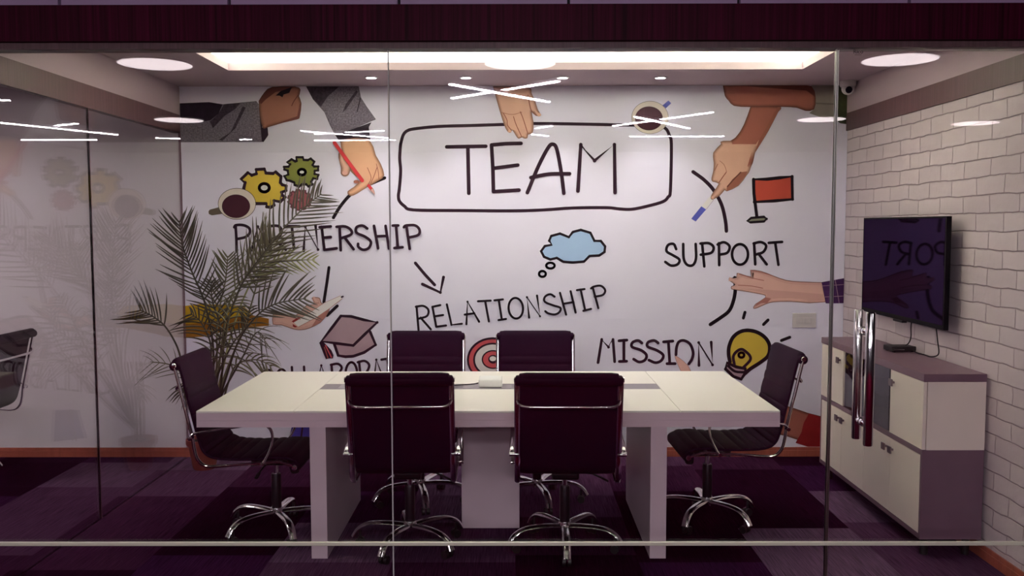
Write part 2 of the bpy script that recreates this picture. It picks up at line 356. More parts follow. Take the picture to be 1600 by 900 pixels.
# ------------------------------------------------------------------ printed wall mural
sheet = MB().box(XL+.001, XR-.001, YB-.001, YB+.001, .066, ZC-.001)
mural = sheet.build('wall_mural', mat('mural_paper', (235,229,249), .55, spec=.15))
tag(mural, 'printed mural with TEAM, PARTNERSHIP and SUPPORT, drawings and hands, covering the back wall', 'mural')
def ZM(x0, y0, s):
    return lambda p: (x0 + p[0]/s, y0 + p[1]/s)
ID = lambda p: p
lay = [0]
def wallpt(p, off):
    q = at_y(p[0], p[1], YB-.0012-off)
    q.x = min(max(q.x, XL+.002), XR-.002); q.z = min(max(q.z, .07), ZC-.0015)
    return q
class Flat:
    """printed shapes on the mural plane, all shapes of one motif in one mesh; every later shape lies on top"""
    def __init__(s, z): s.mb = MB(); s.z = z; s.mats = []; lay[0] += 1; s.off = .0002 + .00005*(lay[0] % 8)
    def mi(s, m):
        if m not in s.mats: s.mats.append(m)
        return s.mats.index(m)
    def poly(s, pts, m, smooth=0):
        P = [s.z(p) for p in pts]
        if smooth:
            P = spline(P + [P[0]], smooth)[:-1]
        s.off += .0004
        from mathutils.geometry import tessellate_polygon
        W = [wallpt(p, s.off) for p in P]
        for t in tessellate_polygon([[Vector((q.x, q.z, 0)) for q in W]]):
            s.mb.add([W[i] for i in t], [(0,1,2)], s.mi(m))
        return s
    def soft(s, pts, base, d=1.1, n=6, smooth=2, lo=.66, hi=1.04):
        """photographic print of something round: nested outlines from the rim tone to the middle tone"""
        P = [s.z(p) for p in pts]
        if smooth: P = spline(P + [P[0]], smooth)[:-1]
        ar = sum(a[0]*b[1]-b[0]*a[1] for a, b in zip(P, P[1:]+P[:1])); sg = 1 if ar > 0 else -1
        keep = s.z; s.z = lambda p: p
        Q = P
        for k in range(n):
            t = math.sin(k/(n-1)*PI/2); g = lo + (hi-lo)*t
            key = 'grad_%d_%d_%d_%d' % (*base, k)
            m = bpy.data.materials.get('print_' + key) or ink(key, (base[0]*g, base[1]*g*(.94+.06*t), base[2]*g*(.93+.07*t)), .05, 9)
            s.poly(Q, m); R = []
            for i, p in enumerate(Q):
                a = Q[i-1]; b = Q[(i+1) % len(Q)]; dx, dy = b[0]-a[0], b[1]-a[1]; L = math.hypot(dx, dy) or 1
                R.append((p[0]-dy/L*sg*d, p[1]+dx/L*sg*d))
            Q = R
        s.z = keep; return s
    def line(s, pts, w, m, smooth=0, closed=False):
        w = w*1.13
        P = [s.z(p) for p in pts]
        if smooth: P = spline(P + ([P[0]] if closed else []), smooth)
        elif closed: P = P + [P[0]]
        s.off += .0004; q = w/2
        vs = []
        for i, p in enumerate(P):
            a = P[max(0, i-1)]; b = P[min(len(P)-1, i+1)]
            if closed and i in (0, len(P)-1): a, b = P[-2], P[1]
            d = (b[0]-a[0], b[1]-a[1]); L = math.hypot(*d) or 1; nx, ny = -d[1]/L, d[0]/L
            vs += [(p[0]+nx*q, p[1]+ny*q), (p[0]-nx*q, p[1]-ny*q)]
        W = [wallpt(v, s.off) for v in vs]
        s.mb.add(W, [(2*i, 2*i+1, 2*i+3, 2*i+2) for i in range(len(P)-1)], s.mi(m))
        for p in ((P[0], P[-1]) if not closed else ()) :
            D = [wallpt((p[0]+q*math.cos(a*PI/6), p[1]+q*math.sin(a*PI/6)), s.off+.0001) for a in range(12)]
            s.mb.add(D, [tuple(range(12))], s.mi(m))
        if not smooth:
            for p in P[1:-1]:
                D = [wallpt((p[0]+q*math.cos(a*PI/6), p[1]+q*math.sin(a*PI/6)), s.off+.0001) for a in range(12)]
                s.mb.add(D, [tuple(range(12))], s.mi(m))
        return s
    def oval(s, c, rx, ry, m, rot=0):
        return s.poly([(c[0]+rx*math.cos(t)*math.cos(rot)-ry*math.sin(t)*math.sin(rot), c[1]+rx*math.cos(t)*math.sin(rot)+ry*math.sin(t)*math.cos(rot)) for t in [2*PI*k/32 for k in range(32)]], m)
    def ring(s, c, rx, ry, w, m, rot=0):
        return s.line([(c[0]+rx*math.cos(t)*math.cos(rot)-ry*math.sin(t)*math.sin(rot), c[1]+rx*math.cos(t)*math.sin(rot)+ry*math.sin(t)*math.cos(rot)) for t in [2*PI*k/32 for k in range(32)]], w, m, closed=True)
    def done(s, name, label=None):
        o = s.mb.build(name, s.mats, mural)
        if label: o['label'] = label
        return o
def ink(name, rgb, noise=0, ns=20): return mat('print_' + name, rgb, .55, spec=.15, noise=noise, nscale=ns)
INK = ink('ink', (44,20,38)); INKD = ink('ink_black', (26,10,22)); SKIN = ink('skin', (206,162,144), .12, 6); SKINP = ink('skin_pink', (220,168,158), .08, 7)
SKINB = ink('skin_brown', (150,98,80), .2, 5); SKINBD = ink('skin_brown_dark', (106,54,46), .15, 6); SKINR = ink('skin_red', (158,98,84), .16, 5); CREASE = ink('crease', (150,92,78)); CREASEP = ink('crease_pink', (176,116,110))
TWEED = ink('tweed', (112,102,116), .45, 90); TWEEDD = ink('tweed_dark', (58,44,58), .5, 60); NAVY = ink('navy', (34,16,34), .3, 30)
YEL = ink('yellow', (206,176,70), .06, 4); GRN = ink('green', (124,126,62), .06, 4); RED = ink('red', (196,84,92), .06, 4); MAUV = ink('mauve', (168,140,152), .05, 4)
SKY = ink('sky_blue', (164,190,226)); WHT = ink('white', (236,230,232)); CREAM = ink('cream', (222,208,200), .05, 10); COF = ink('coffee', (66,28,42)); FLAG = ink('flag_red', (180,72,58), .08, 3)
BLUE = ink('marker_blue', (84,88,178)); MUG = ink('mug_olive', (104,92,80)); MUST = ink('mustard', (190,152,34), .15, 6); MUSTD = ink('mustard_brown', (150,100,32), .15, 6)
SLG = ink('sleeve_grey', (150,140,136), .1, 10); SLGR = ink('sleeve_green', (60,62,40), .3, 20); PLUM = ink('plum', (70,34,84), .15, 30); PENC = ink('pencil_red', (200,58,66)); ROSE = ink('rose_grey', (150,84,92), .1, 8); REDD = ink('sleeve_red', (136,32,34), .15, 10); VIO = ink('violet', (66,56,150), .2, 8)
def word(name, z, strokes, w, m=INK, label=None):
    f = Flat(z)
    for st in strokes:
        sm = 0
        if isinstance(st, tuple) and st[0] == 'o': f.ring(st[1], st[2], st[3], w, m, st[4] if len(st) > 4 else 0); continue
        if isinstance(st, tuple) and st[0] == 's': f.line(st[1], w, m, smooth=4); continue
        f.line(st, w, m)
    return f.done(name, label)
z6 = ZM(400,225,4); z7 = ZM(800,225,4)
word('lettering', ID, [[(698,229.5),(730,229),(759,228.5)], [(731,229),(732.5,302)],
    [(768,227),(770,262),(771,299)], [(768,226.5),(790,224.5),(814,224)], [(771,263),(809,258)], [(771,299.5),(811,297)],
    ('s',[(824,301),(842,258),(857,230),(864,225.5),(870,233),(877,270),(881,302)]), ('s',[(829.5,277.5),(858,272),(890,271.5)]),
    [(903,298.5),(907.5,226),(929,251),(960,226),(961,301)]], 5.2, label='large handwritten word TEAM')
word('lettering', ID, [('s',[(626,225),(630,211),(637,204),(650,201),(687,197.5),(740,196),(787,194.5),(834,193),(912,194),(987,195.5),(1020,195),(1039,200),(1046,212),(1049,227),(1047.5,297.5),(1044,307.5),(1036,315),(1012,322),(987.5,327),(968,326.5),(947.5,324.5),(895,325),(850,328),(800,329.5),(720,329),(646,328),(632,322),(624,314),(622.5,305),(624,295),(626,267),(624.5,247),(626,224)])], 4.4, label='hand-drawn rounded frame around the word TEAM')
zp = ZM(340,330,4.706); zq = ZM(200,290,5)
cv = lambda pts: [((x/5+200-340)*4.706, (y/5+290-330)*4.706) for x, y in pts]
word('lettering', zp, [('s',[(122,118),(135,103),(190,103),(232,125),(236,160),(205,190),(142,205)]), [(132,105),(138,200),(140,298)],
    cv([(965,505),(1015,320),(1105,500)]), cv([(990,432),(1070,425)]), cv([(1100,315),(1115,500)]), ('s',cv([(1095,318),(1170,315),(1200,350),(1180,400),(1112,420)])), cv([(1140,415),(1232,500)]),
    cv([(1222,316),(1340,318)]), cv([(1280,320),(1297,495)]), cv([(1372,510),(1385,322),(1485,500),(1465,312)]),
    [(765,115),(785,283)], [(750,118),(832,112)], [(775,195),(832,190)], [(785,285),(875,273)],
    [(897,115),(905,287)], ('s',[(875,115),(935,112),(978,135),(982,170),(905,200)]), [(935,195),(1000,280)],
    ('s',[(1100,127),(1065,106),(1022,118),(1022,158),(1085,188),(1127,225),(1112,270),(1070,284),(1035,262),(1033,240)]),
    [(1150,108),(1180,273)], [(1235,108),(1260,275)], [(1165,185),(1245,182)], [(1312,106),(1325,268)], [(1288,106),(1328,105)], [(1300,271),(1360,265)],
    [(1388,105),(1412,277)], ('s',[(1370,118),(1385,106),(1450,104),(1484,135),(1475,175),(1400,195)])], 3.9, label='handwritten word PARTNERSHIP')
zr = ZM(620,430,4.706)
word('lettering', zr, [[(145,230),(160,402)], ('s',[(140,232),(195,226),(232,255),(222,300),(160,320)]), [(175,312),(250,398)],
    [(262,232),(275,300),(290,378)], [(262,233),(320,220)], [(275,303),(340,293)], [(290,379),(362,370)], [(368,215),(402,365),(478,357)],
    [(512,360),(520,195),(605,342)], [(500,290),(570,280)], [(597,192),(690,187)], [(650,192),(677,340)], [(750,184),(772,325)], [(718,185),(780,178)], [(748,330),(803,322)],
    ('o',(875,243),53,76,-.08), [(973,312),(957,162),(1053,302),(1031,150)],
    ('s',[(1160,158),(1128,140),(1090,158),(1088,195),(1150,222),(1203,240),(1195,272),(1160,289),(1112,280),(1092,265)]),
    [(1200,130),(1245,290)], [(1278,118),(1315,275)], [(1225,210),(1300,198)], [(1352,105),(1385,258)], [(1325,110),(1380,102)], [(1372,262),(1428,248)],
    [(1440,88),(1482,242)], ('s',[(1428,97),(1450,84),(1500,78),(1532,110),(1515,145),(1455,158)])], 3.1, INKD, label='handwritten word RELATIONSHIP')
word('lettering', z7, [('s',[(1026,657),(1010,625),(975,632),(966,670),(1005,695),(1046,722),(1035,752),(995,760),(958,737)]), ('s',[(1070,625),(1073,715),(1095,755),(1130,757),(1150,715),(1148,625)]),
    [(1188,620),(1202,765)], ('s',[(1178,622),(1230,620),(1260,645),(1245,680),(1180,692)]), [(1293,620),(1295,757)], ('s',[(1285,628),(1325,614),(1360,640),(1345,680),(1295,692)]),
    ('o',(1425,690),50,64), [(1513,620),(1520,752)], ('s',[(1510,622),(1555,613),(1588,635),(1570,675),(1520,692)]), [(1540,685),(1592,752)], [(1605,618),(1688,612)], [(1645,616),(1665,755)]], 3.8, INKD, label='handwritten word SUPPORT')
zm = ZM(920,490,4.706)
word('lettering', zm, [[(68,360),(95,190),(145,247),(178,190),(190,353)], [(258,195),(258,350)], [(222,200),(280,195)], [(225,352),(278,350)],
    ('s',[(390,216),(362,198),(322,212),(318,245),(385,270),(424,305),(412,342),(370,356),(330,335)]), ('s',[(510,216),(480,198),(437,210),(433,243),(500,270),(547,305),(533,345),(490,361),(442,342)]),
    [(585,205),(595,362)], [(550,208),(618,202)], [(575,368),(635,368)], ('s',[(641,302),(645,250),(662,208),(700,198),(745,225),(767,285),(758,335),(735,370)]),
    [(810,381),(808,213),(910,377),(900,210)]], 4.0, label='handwritten word MISSION')
zc_ = ZM(440,440,6.43)
word('lettering', ID, [('s',[(428,583),(420,578),(412,582),(409,597),(414,611),(424,615),(431,609)]), ('o',(440,595),9,18), [(456,573.5),(458,611),(470,609)], [(475,573),(477,609),(489,607)],
    [(494,608),(502,571),(514,606)], [(497,595),(510,594)], [(518,571),(521,605)], ('s',[(517,570),(528,568.5),(534,575),(527,585),(519,586)]), ('s',[(519,586),(532,587),(536,596),(530,603),(521,605)]), ('o',(549,584),9,18),
    [(561,565),(565,601)], ('s',[(559,566),(570,564),(577,571),(572,582),(564,584)]), [(567,584),(580,599)], [(584,598),(588,562),(600,595)], [(586,583),(597,582)], [(596,562),(613,559)], [(605,561),(608,594)],
    [(618,558),(622,592)], ('o',(638,574),9,18), [(654,590),(651,554),(668,587),(665,552)]], 3.4, label='handwritten word COLLABORATION, lower half behind the table')
# strokes and arrows
def strokes(L):
    for pts, w_, m_, sm in L: Flat(ID).line(pts, w_, m_, smooth=sm).done('arrow_stroke')
strokes([
    ([(521,340),(530,325),(541,311),(553,300),(575,289),(601,278)], 4.6, INKD, 4),
    ([(514,418),(511,440),(506,472)], 4.2, INKD, 4),
    ([(527,478),(511,493)], 4.2, INKD, 0),
    ([(649,411),(664,429),(679,445)], 4.2, INK, 0),
    ([(660,444),(688,457),(693,433)], 4.2, INK, 0),
    ([(1083,268.5),(1100,281),(1115,297),(1127.5,320),(1133.5,345),(1135,361)], 5, INK, 4),
    ([(1148,434),(1149,452),(1146,470),(1139,486),(1125,497),(1110,507)], 5, INKD, 4),
    ([(1164,488),(1161.5,497)], 4.2, INKD, 0),
    ([(1200,500),(1193,507)], 4.2, INKD, 0),
    ([(1234,527),(1221,532)], 4.2, INKD, 0)])
# gears
zg = ZM(320,230,7.965)
f = Flat(zg)
yg = [(450,400),(535,318),(585,350),(642,330),(640,278),(740,272),(762,322),(850,328),(882,308),(948,365),(940,440),(965,468),(1012,482),(1010,540),(955,562),(968,602),(1000,622),(940,680),(862,665),(862,722),(820,750),(770,742),(762,702),(640,702),(560,690),(485,610),(485,510),(502,440)]
f.poly(yg, YEL); f.line(yg, 4.6, INK, closed=True); f.oval((740,505), 62, 50, WHT); f.ring((740,505), 62, 52, 4.4, INK)
f.done('gear_drawing', 'yellow gear drawing')
f = Flat(zg)
gg = [(1022,190),(1080,150),(1125,178),(1142,172),(1142,125),(1218,125),(1232,158),(1285,160),(1318,142),(1362,180),(1342,222),(1362,240),(1412,240),(1410,288),(1368,295),(1366,332),(1414,345),(1398,395),(1350,388),(1325,432),(1342,462),(1290,490),(1262,462),(1205,465),(1175,492),(1118,470),(1112,440),(1060,418),(1020,412),(990,360),(1038,340),(1032,292),(990,278),(985,245),(1040,242),(1062,212)]
f.poly(gg, GRN); f.line(gg, 3.6, INKD, closed=True); f.oval((1208,310), 40, 32, WHT); f.ring((1208,310), 45, 36, 4, INKD)
f.done('gear_drawing', 'olive green gear drawing')
f = Flat(zg)
rg = []
for k in range(22):
    a0 = 2*PI*k/22; r = 1 if k % 2 == 0 else .86
    for da in (-.1, .1): rg.append((1180+148*r*math.cos(a0+da), 655+128*r*math.sin(a0+da)))
f.poly(rg, ROSE); f.line(rg, 2.6, ink('ink_rose', (104,58,72)), closed=True); f.oval((1180,655), 40, 34, ink('rose_dark', (120,62,76))); f.oval((1180,655), 18, 15, MAUV)
f.done('gear_drawing', 'small rose gear drawing')
# coffee cups
f = Flat(zg)
f.poly([(45,800),(60,778),(170,748),(215,830),(90,848),(50,832)], MUG); f.oval((400,705), 237, 197, INKD); f.oval((400,705), 231, 191, CREAM); f.oval((388,735), 176, 147, COF)
f.done('coffee_cup_print', 'coffee cup seen from above beside the yellow gear')
zk = ZM(960,125,7.965); f = Flat(zk)
f.poly([(600,315),(672,255),(706,290),(640,352)], BLUE); f.oval((443,466), 231, 205, INK); f.oval((443,466), 227, 201, CREAM); f.oval((430,478), 173, 150, COF)
f.done('coffee_cup_print', 'coffee cup on the frame corner right of TEAM')
# graduation cap
f = Flat(zc_)
low = [(530,630),(568,742),(640,755),(720,750),(830,712),(945,635),(890,505)]
f.poly(low, MAUV); f.line(low, 4.0, INK); top = [(400,600),(500,470),(595,345),(700,350),(830,385),(960,410),(840,525),(720,642),(560,622)]
f.poly(top, MAUV); f.line(top, 4.0, INK, closed=True); f.poly([(378,615),(400,588),(440,625),(500,690),(522,740),(515,772),(478,772),(445,780),(425,735)], INK)
f.line([(440,640),(500,760)], 1.6, RED); f.line([(430,660),(465,765)], 1.4, ink('tassel', (150,80,70)))
f.done('cap_drawing', 'mauve graduation cap drawing')
# cloud
f = Flat(z7)
cl = [(248,630),(232,605),(245,575),(300,560),(355,582),(380,550),(430,537),(490,555),(515,605),(555,606),(582,640),(578,675),(545,697),(485,700),(450,735),(380,741),(320,736),(280,712),(240,722),(200,705),(182,670),(205,638)]
f.poly(cl, SKY); f.line(cl, 3.7, INKD, closed=True); f.ring((240,760), 26, 18, 3.4, INKD); f.ring((190,812), 21, 18, 3.4, INKD)
f.done('cloud_drawing', 'pale blue thought cloud drawing')
# flag
zf = ZM(1060,225,7.965); f = Flat(zf)
fl = [(938,440),(1100,438),(1260,420),(1415,405),(1420,688),(1200,708),(945,722)]
f.poly(fl, FLAG); f.line(fl, 4.6, INKD, closed=True); f.line([(935,440),(940,620),(975,895)], 4.4, INKD)
f.done('flag_drawing', 'red flag drawing')
f = Flat(z7); bs = [(1470,482),(1495,462),(1575,455),(1592,468),(1575,484),(1490,490)]
f.poly(bs, ink('flag_base', (134,134,116))); f.line(bs, 3.4, INKD, closed=True); f.done('flag_base_drawing')
# target
f = Flat(zr)
f.oval((705,622), 190, 166, INK); f.oval((706,624), 176, 152, RED); f.oval((705,622), 144, 126, INK); f.oval((705,622), 130, 112, WHT); f.oval((708,620), 84, 70, INK); f.oval((708,620), 74, 60, RED); f.oval((708,618), 36, 32, INK); f.oval((706,614), 24, 18, WHT)
f.done('target_drawing', 'red and white target drawing')
# light bulb
f = Flat(zm)
bb = [(1038,355),(1028,300),(1032,240),(1060,175),(1110,135),(1170,123),(1240,138),(1300,180),(1330,240),(1318,310),(1260,360),(1190,405),(1150,440)]
f.poly(bb + [(1100,420)], YEL, smooth=3); f.line(bb, 5.2, INKD, smooth=4)
bs = [(1015,362),(1005,408),(1062,462),(1120,482),(1150,440),(1150,405),(1085,392)]
f.poly(bs, MAUV); f.line(bs, 4.4, INKD, closed=True); f.line([(1025,385),(1075,425),(1148,432)], 3.6, INKD, smooth=3)
f.line([(1070,372),(1062,318),(1085,280),(1122,262),(1155,280),(1185,312),(1185,345),(1135,398)], 4, INK, smooth=4); f.ring((1122,305), 20, 18, 3.6, INK)
f.done('bulb_drawing', 'yellow light bulb drawing')
# hands ------------------------------------------------------------
zh = ZM(280,125,7.965); f = Flat(zh)                               # fist in a tweed sleeve, top left
f.poly([(5,290),(370,275),(540,302),(960,262),(988,300),(1032,772),(5,775)], TWEED)
f.poly([(5,290),(370,275),(540,302),(490,420),(390,500),(290,520),(5,475)], NAVY)
f.poly([(490,420),(560,300),(760,285),(700,360),(560,450),(420,600),(380,520)], TWEEDD); f.poly([(790,330),(830,340),(700,600),(540,755),(490,745),(640,650)], TWEEDD)
f.poly([(990,330),(1035,590),(1100,585),(1110,685),(1048,775),(1028,765)], NAVY)
f.soft([(988,262),(1062,150),(1160,85),(1440,80),(1510,120),(1492,200),(1522,290),(1502,455),(1470,490),(1300,530),(1100,590),(1040,598),(1002,440)], (152, 100, 84))
f.poly([(1062,150),(1160,85),(1440,80),(1400,110),(1200,150),(1080,240),(1020,300),(988,262)], SKINBD); f.poly([(1300,510),(1470,450),(1500,300),(1522,290),(1502,455),(1470,490),(1300,530),(1100,590)], SKINBD)
f.poly([(1200,195),(1260,140),(1405,85),(1370,160),(1300,180),(1285,215),(1250,195)], INKD); f.line([(1480,190),(1430,260),(1400,320)], 1.4, SKINBD, smooth=4)
f.done('hand_print', 'clenched fist in a dark tweed sleeve')
zs = ZM(460,125,7.965); f = Flat(zs)                               # arm with pencil
f.poly([(145,78),(800,78),(830,220),(900,330),(1015,490),(760,600),(510,695),(440,560),(372,400),(230,240)], TWEED)
f.poly([(145,78),(560,78),(420,200),(330,330),(230,240)], TWEEDD); f.poly([(770,130),(790,150),(640,370),(600,400),(640,300)], TWEEDD); f.poly([(815,215),(830,230),(785,400),(775,390)], TWEEDD)
f.poly([(510,690),(960,525),(925,590),(945,745),(580,745),(582,792)], NAVY)
f.soft([(x*7.965/1-460*7.965, y*7.965-125*7.965) for x, y in [(532,222),(540,217),(576,217),(587,242),(595,256),(600.5,274),(592,282),(578,290),(565,298),(552,305.5),(545,305),(543,299),(553,292),(562,283),(560,278),(548,268),(535,240)]], (214, 164, 134))
f.soft([(x*7.965-460*7.965, y*7.965-125*7.965) for x, y in [(535,232),(529,240),(530,252),(533,262),(532.5,271),(537,275.5),(544,274),(547.5,266),(547,258),(540,249)]], (212, 166, 148))
J = lambda L: [(x*7.965-460*7.965, y*7.965-125*7.965) for x, y in L]
f.line(J([(579,287),(584,276),(589,262)]), 1, CREASE, smooth=3); f.line(J([(592,280),(591,268),(588,256)]), .9, CREASE, smooth=3); f.oval(J([(539,270)])[0], 34, 26, SKINP); f.oval(J([(557,284)])[0], 36, 22, CREASE); f.line(J([(574,290),(580,278),(574,262)]), .9, CREASE, smooth=3)
f.line(J([(522.5,223),(545,254),(566,282)]), 5, PENC); f.line(J([(576,290),(581,296)]), 4.2, PENC); f.soft(J([(578.5,297.5),(583,294),(586,304.5)]), (216, 170, 162), .4, 3)
f.done('hand_print', 'hand holding a red pencil')
zt = ZM(720,125,7.965); f = Flat(zt)                               # hand on TEAM frame
f.soft([(400,78),(830,78),(880,160),(925,260),(960,370),(997,430),(982,452),(935,442),(882,392),(905,520),(900,640),(870,672),(838,680),(830,722),(790,730),(760,715),(722,732),(690,702),(642,625),(622,655),(595,652),(555,600),(500,440),(440,230)], (212, 166, 148))
f.line([(740,395),(775,480),(835,670)], 1.2, CREASE, smooth=3); f.line([(655,455),(690,560),(760,710)], 1.2, CREASE, smooth=3); f.line([(530,410),(575,500),(580,560),(625,620)], 1.2, CREASE, smooth=3); f.line([(835,190),(862,330),(885,392),(940,442)], 1.4, CREASE, smooth=3)
f.line([(510,405),(640,430),(760,400)], .7, CREASE, smooth=3)
f.done('hand_print', 'open hand reaching down to the frame of TEAM')
zu = ZM(1110,125,6.6667); f = Flat(zu)                             # two arms, top right
f.poly([(1050,35),(1320,35),(1300,400),(1150,390),(1030,345),(1080,300),(1098,180)], SLG); f.poly([(1310,35),(1560,35),(1540,330),(1500,455),(1440,462),(1350,450),(1290,402)], SLGR)
f.poly([(1100,235),(1310,245),(1308,260),(1100,250)], ink('sleeve_crease', (120,110,106)))
f.soft([(420,270),(735,275),(690,350),(600,540),(465,760),(412,930),(180,940),(35,820),(40,770),(110,690),(260,600),(350,460)], (158, 94, 82))
f.soft([(130,50),(300,42),(900,42),(1052,62),(1097,180),(1080,305),(990,322),(900,290),(735,280),(420,282),(245,270),(190,215),(150,165)], (158, 94, 82))
f.poly([(300,44),(900,44),(1052,62),(1097,180),(1000,110),(850,100),(500,75)], SKINBD)
f.line([(155,135),(250,135)], .9, CREASE); f.line([(190,205),(262,212)], .9, CREASE); f.poly([(700,285),(735,280),(600,540),(465,760),(500,640),(590,480)], CREASE)
f.done('hand_print', 'two bare forearms crossing below the ceiling')
f = Flat(zf)
f.line([(465,610),(330,770)], 6.5, WHT); f.poly([(285,775),(345,815),(215,965),(160,930)], BLUE); f.line([(345,815),(440,695)], .5, MAUV)
f.soft([(1020,-40),(1020,0),(950,120),(890,330),(850,390),(750,520),(602,590),(578,572),(520,640),(430,692),(400,670),(430,600),(500,495),(425,470),(410,430),(430,350),(440,240),(432,110),(530,0),(560,-40)], (212, 166, 148))
f.poly([(775,350),(670,440),(600,545),(605,588),(740,515),(840,390),(860,340)], CREASE); f.line([(775,352),(680,450),(610,530)], 1.8, SKINBD, smooth=3); f.line([(595,352),(560,400),(505,480)], 1.4, CREASE, smooth=3); f.line([(490,250),(450,330)], 1, CREASE); f.line([(515,210),(570,260),(600,345)], .7, CREASE, smooth=3)
f.done('hand_print', 'hand with a blue-capped marker')
zv = ZM(1080,400,6.4); f = Flat(zv)                                # hand from the right with plum cuff
f.soft([(1312,262),(1342,462),(1000,458),(830,462),(750,482),(660,522),(620,525),(640,480),(742,412),(700,385),(500,350),(405,335),(402,300),(435,288),(385,250),(378,220),(450,212),(455,170),(500,178),(600,205),(590,140),(700,150),(820,195),(950,240),(1100,255)], (216, 170, 162))
f.line([(595,145),(700,165),(815,198)], 1.2, CREASEP, smooth=3); f.line([(480,182),(600,218),(725,245)], 1.2, CREASEP, smooth=3); f.line([(470,292),(600,300),(715,322)], 1.2, CREASEP, smooth=3); f.poly([(742,412),(800,425),(760,470),(700,470),(640,505),(660,470)], CREASEP)
f.poly([(1303,262),(1545,222),(1535,472),(1345,474)], PLUM); f.line([(1310,300),(1530,285)], .7, MAUV); f.line([(1330,410),(1530,400)], .7, MAUV); f.line([(1440,240),(1480,470)], .7, MAUV)
f.done('hand_print', 'spread hand with a plum checked cuff')
zy = ZM(200,440,5); f = Flat(zy)                                   # hand with the white marker and mustard sleeve
f.poly([(440,190),(560,175),(700,178),(900,188),(950,235),(1000,285),(1100,290),(1100,345),(900,362),(700,402),(590,430),(440,438)], MUST)
f.poly([(440,330),(600,320),(800,290),(960,260),(1100,290),(1100,345),(900,362),(700,402),(590,430),(440,438)], MUSTD)
f.done('sleeve_print', 'mustard sleeve behind the palm')
f = Flat(zc_)
f.soft([(-90,330),(0,330),(110,350),(200,290),(250,235),(330,225),(300,165),(340,155),(385,165),(400,210),(440,235),(490,260),(450,345),(380,420),(280,470),(200,488),(120,480),(0,440),(-90,430)], (216, 170, 162))
f.poly([(380,300),(480,265),(450,345),(390,415),(300,455),(360,360)], CREASEP); f.line([(315,170),(330,215),(370,215)], 1, CREASEP, smooth=3)
f.poly([(100,400),(175,350),(185,370),(120,412)], REDD); f.poly([(112,425),(160,455),(135,462),(112,450)], REDD)
f.poly([(122,410),(170,455),(350,360),(480,272),(608,172),(592,142),(430,212),(300,300)], WHT); f.line([(604,155),(616,150)], 2.4, INK); f.line([(122,410),(300,300),(430,212),(592,142)], .5, CREASEP); f.line([(170,455),(350,360),(480,272),(608,172)], .7, CREASEP)
f.done('hand_print', 'hand gripping a white marker')
f = Flat(ID)                                                        # bottom of the mural
f.soft([(1150,640),(1195,628),(1225,633),(1262,645),(1300,660),(1300,705),(1275,697),(1230,682),(1180,668)], (158, 94, 82)); f.poly([(1264,646),(1310,660),(1310,702),(1262,698),(1243,692),(1252,676),(1256,660)], REDD)
f.done('hand_print', 'forearm with a red sleeve low by the cabinet')
f = Flat(ID); f.soft([(1054,556),(1060,558),(1076,572),(1082,590),(1070,590),(1058,568)], (216, 170, 162), .4, 3); f.done('hand_print', 'fingertip inside the letter O of MISSION')
f = Flat(ID); f.poly([(452,684),(462,640),(500,640),(505,690)], VIO); f.line([(476,640),(470,688)], 2.5, INK); f.done('sleeve_print', 'violet sleeve under the table')

# ------------------------------------------------------------------ conference table
TX0, TX1, TY0, TY1, TT, TB = -1.613, 1.339, 4.52, 5.765, .765, .682
tb = thing('conference_table', 'long white laminate conference table in the middle of the room with six chairs round it', 'table', ((TX0+TX1)/2, (TY0+TY1)/2, 0))
ox, oy = tb.location.x, tb.location.y
def tbox(name, m, *b, bevel=.0015, parent=tb, label=None):
    k = MB().box(b[0]-ox, b[1]-ox, b[2]-oy, b[3]-oy, b[4], b[5]); o = k.build(name, m, parent, bevel=bevel)
    if label: o['label'] = label
    return o
S0, S1 = -1.122, .836                                            # board seams
SY0, SY1 = 5.13, 5.31                                            # cable tray
tbox('table_top', M['laminate'], TX0, S0-.0012, TY0, TY1, TT-.010, TT)
tbox('table_top', M['laminate'], S1+.0012, TX1, TY0, TY1, TT-.010, TT)
tbox('table_top', M['laminate'], S0+.0012, S1-.0012, TY0, SY0, TT-.010, TT)
tbox('table_top', M['laminate'], S0+.0012, S1-.0012, SY1, TY1, TT-.010, TT)
k = MB(); k.box(TX0-ox, TX1-ox, TY0-oy, TY1-oy, TB, TB+.0345); k.box(TX0-ox, TX1-ox, TY0-oy, TY1-oy, TB+.0358, TT-.0102); k.box(TX0-ox+.003, TX1-ox-.003, TY0-oy+.003, TY1-oy-.003, TB+.03, TB+.04)
o = k.build('table_edge', M['edge'], tb); o['label'] = 'pale two-layer laminate edge under the top'
tr = tbox('cable_tray', M['inlay'], S0+.0012, S1-.0012, SY0+.0012, SY1-.0012, TT-.009, TT-.001, bevel=0, label='grey metal cable tray let into the middle')
for x0, x1 in ((-1.02, -.66), (.20, .60), (-.30, -.02)):
    q = tbox('tray_lid', M['lid'], x0, x1, SY0+.02, SY1-.03, TT-.001, TT+.002, bevel=0, parent=tr)
for x0 in (-1.042, .688):
    o = tbox('leg', M['ledge'], x0, x0+.082, TY0+.004, 5.52, 0, TB, bevel=.001); o['label'] = 'wide pale laminate leg panel'
o = tbox('pedestal', M['ledge'], -.300, .024, 4.99, 5.33, 0, TB, bevel=.001); o['label'] = 'broad pale laminate pedestal in the middle'

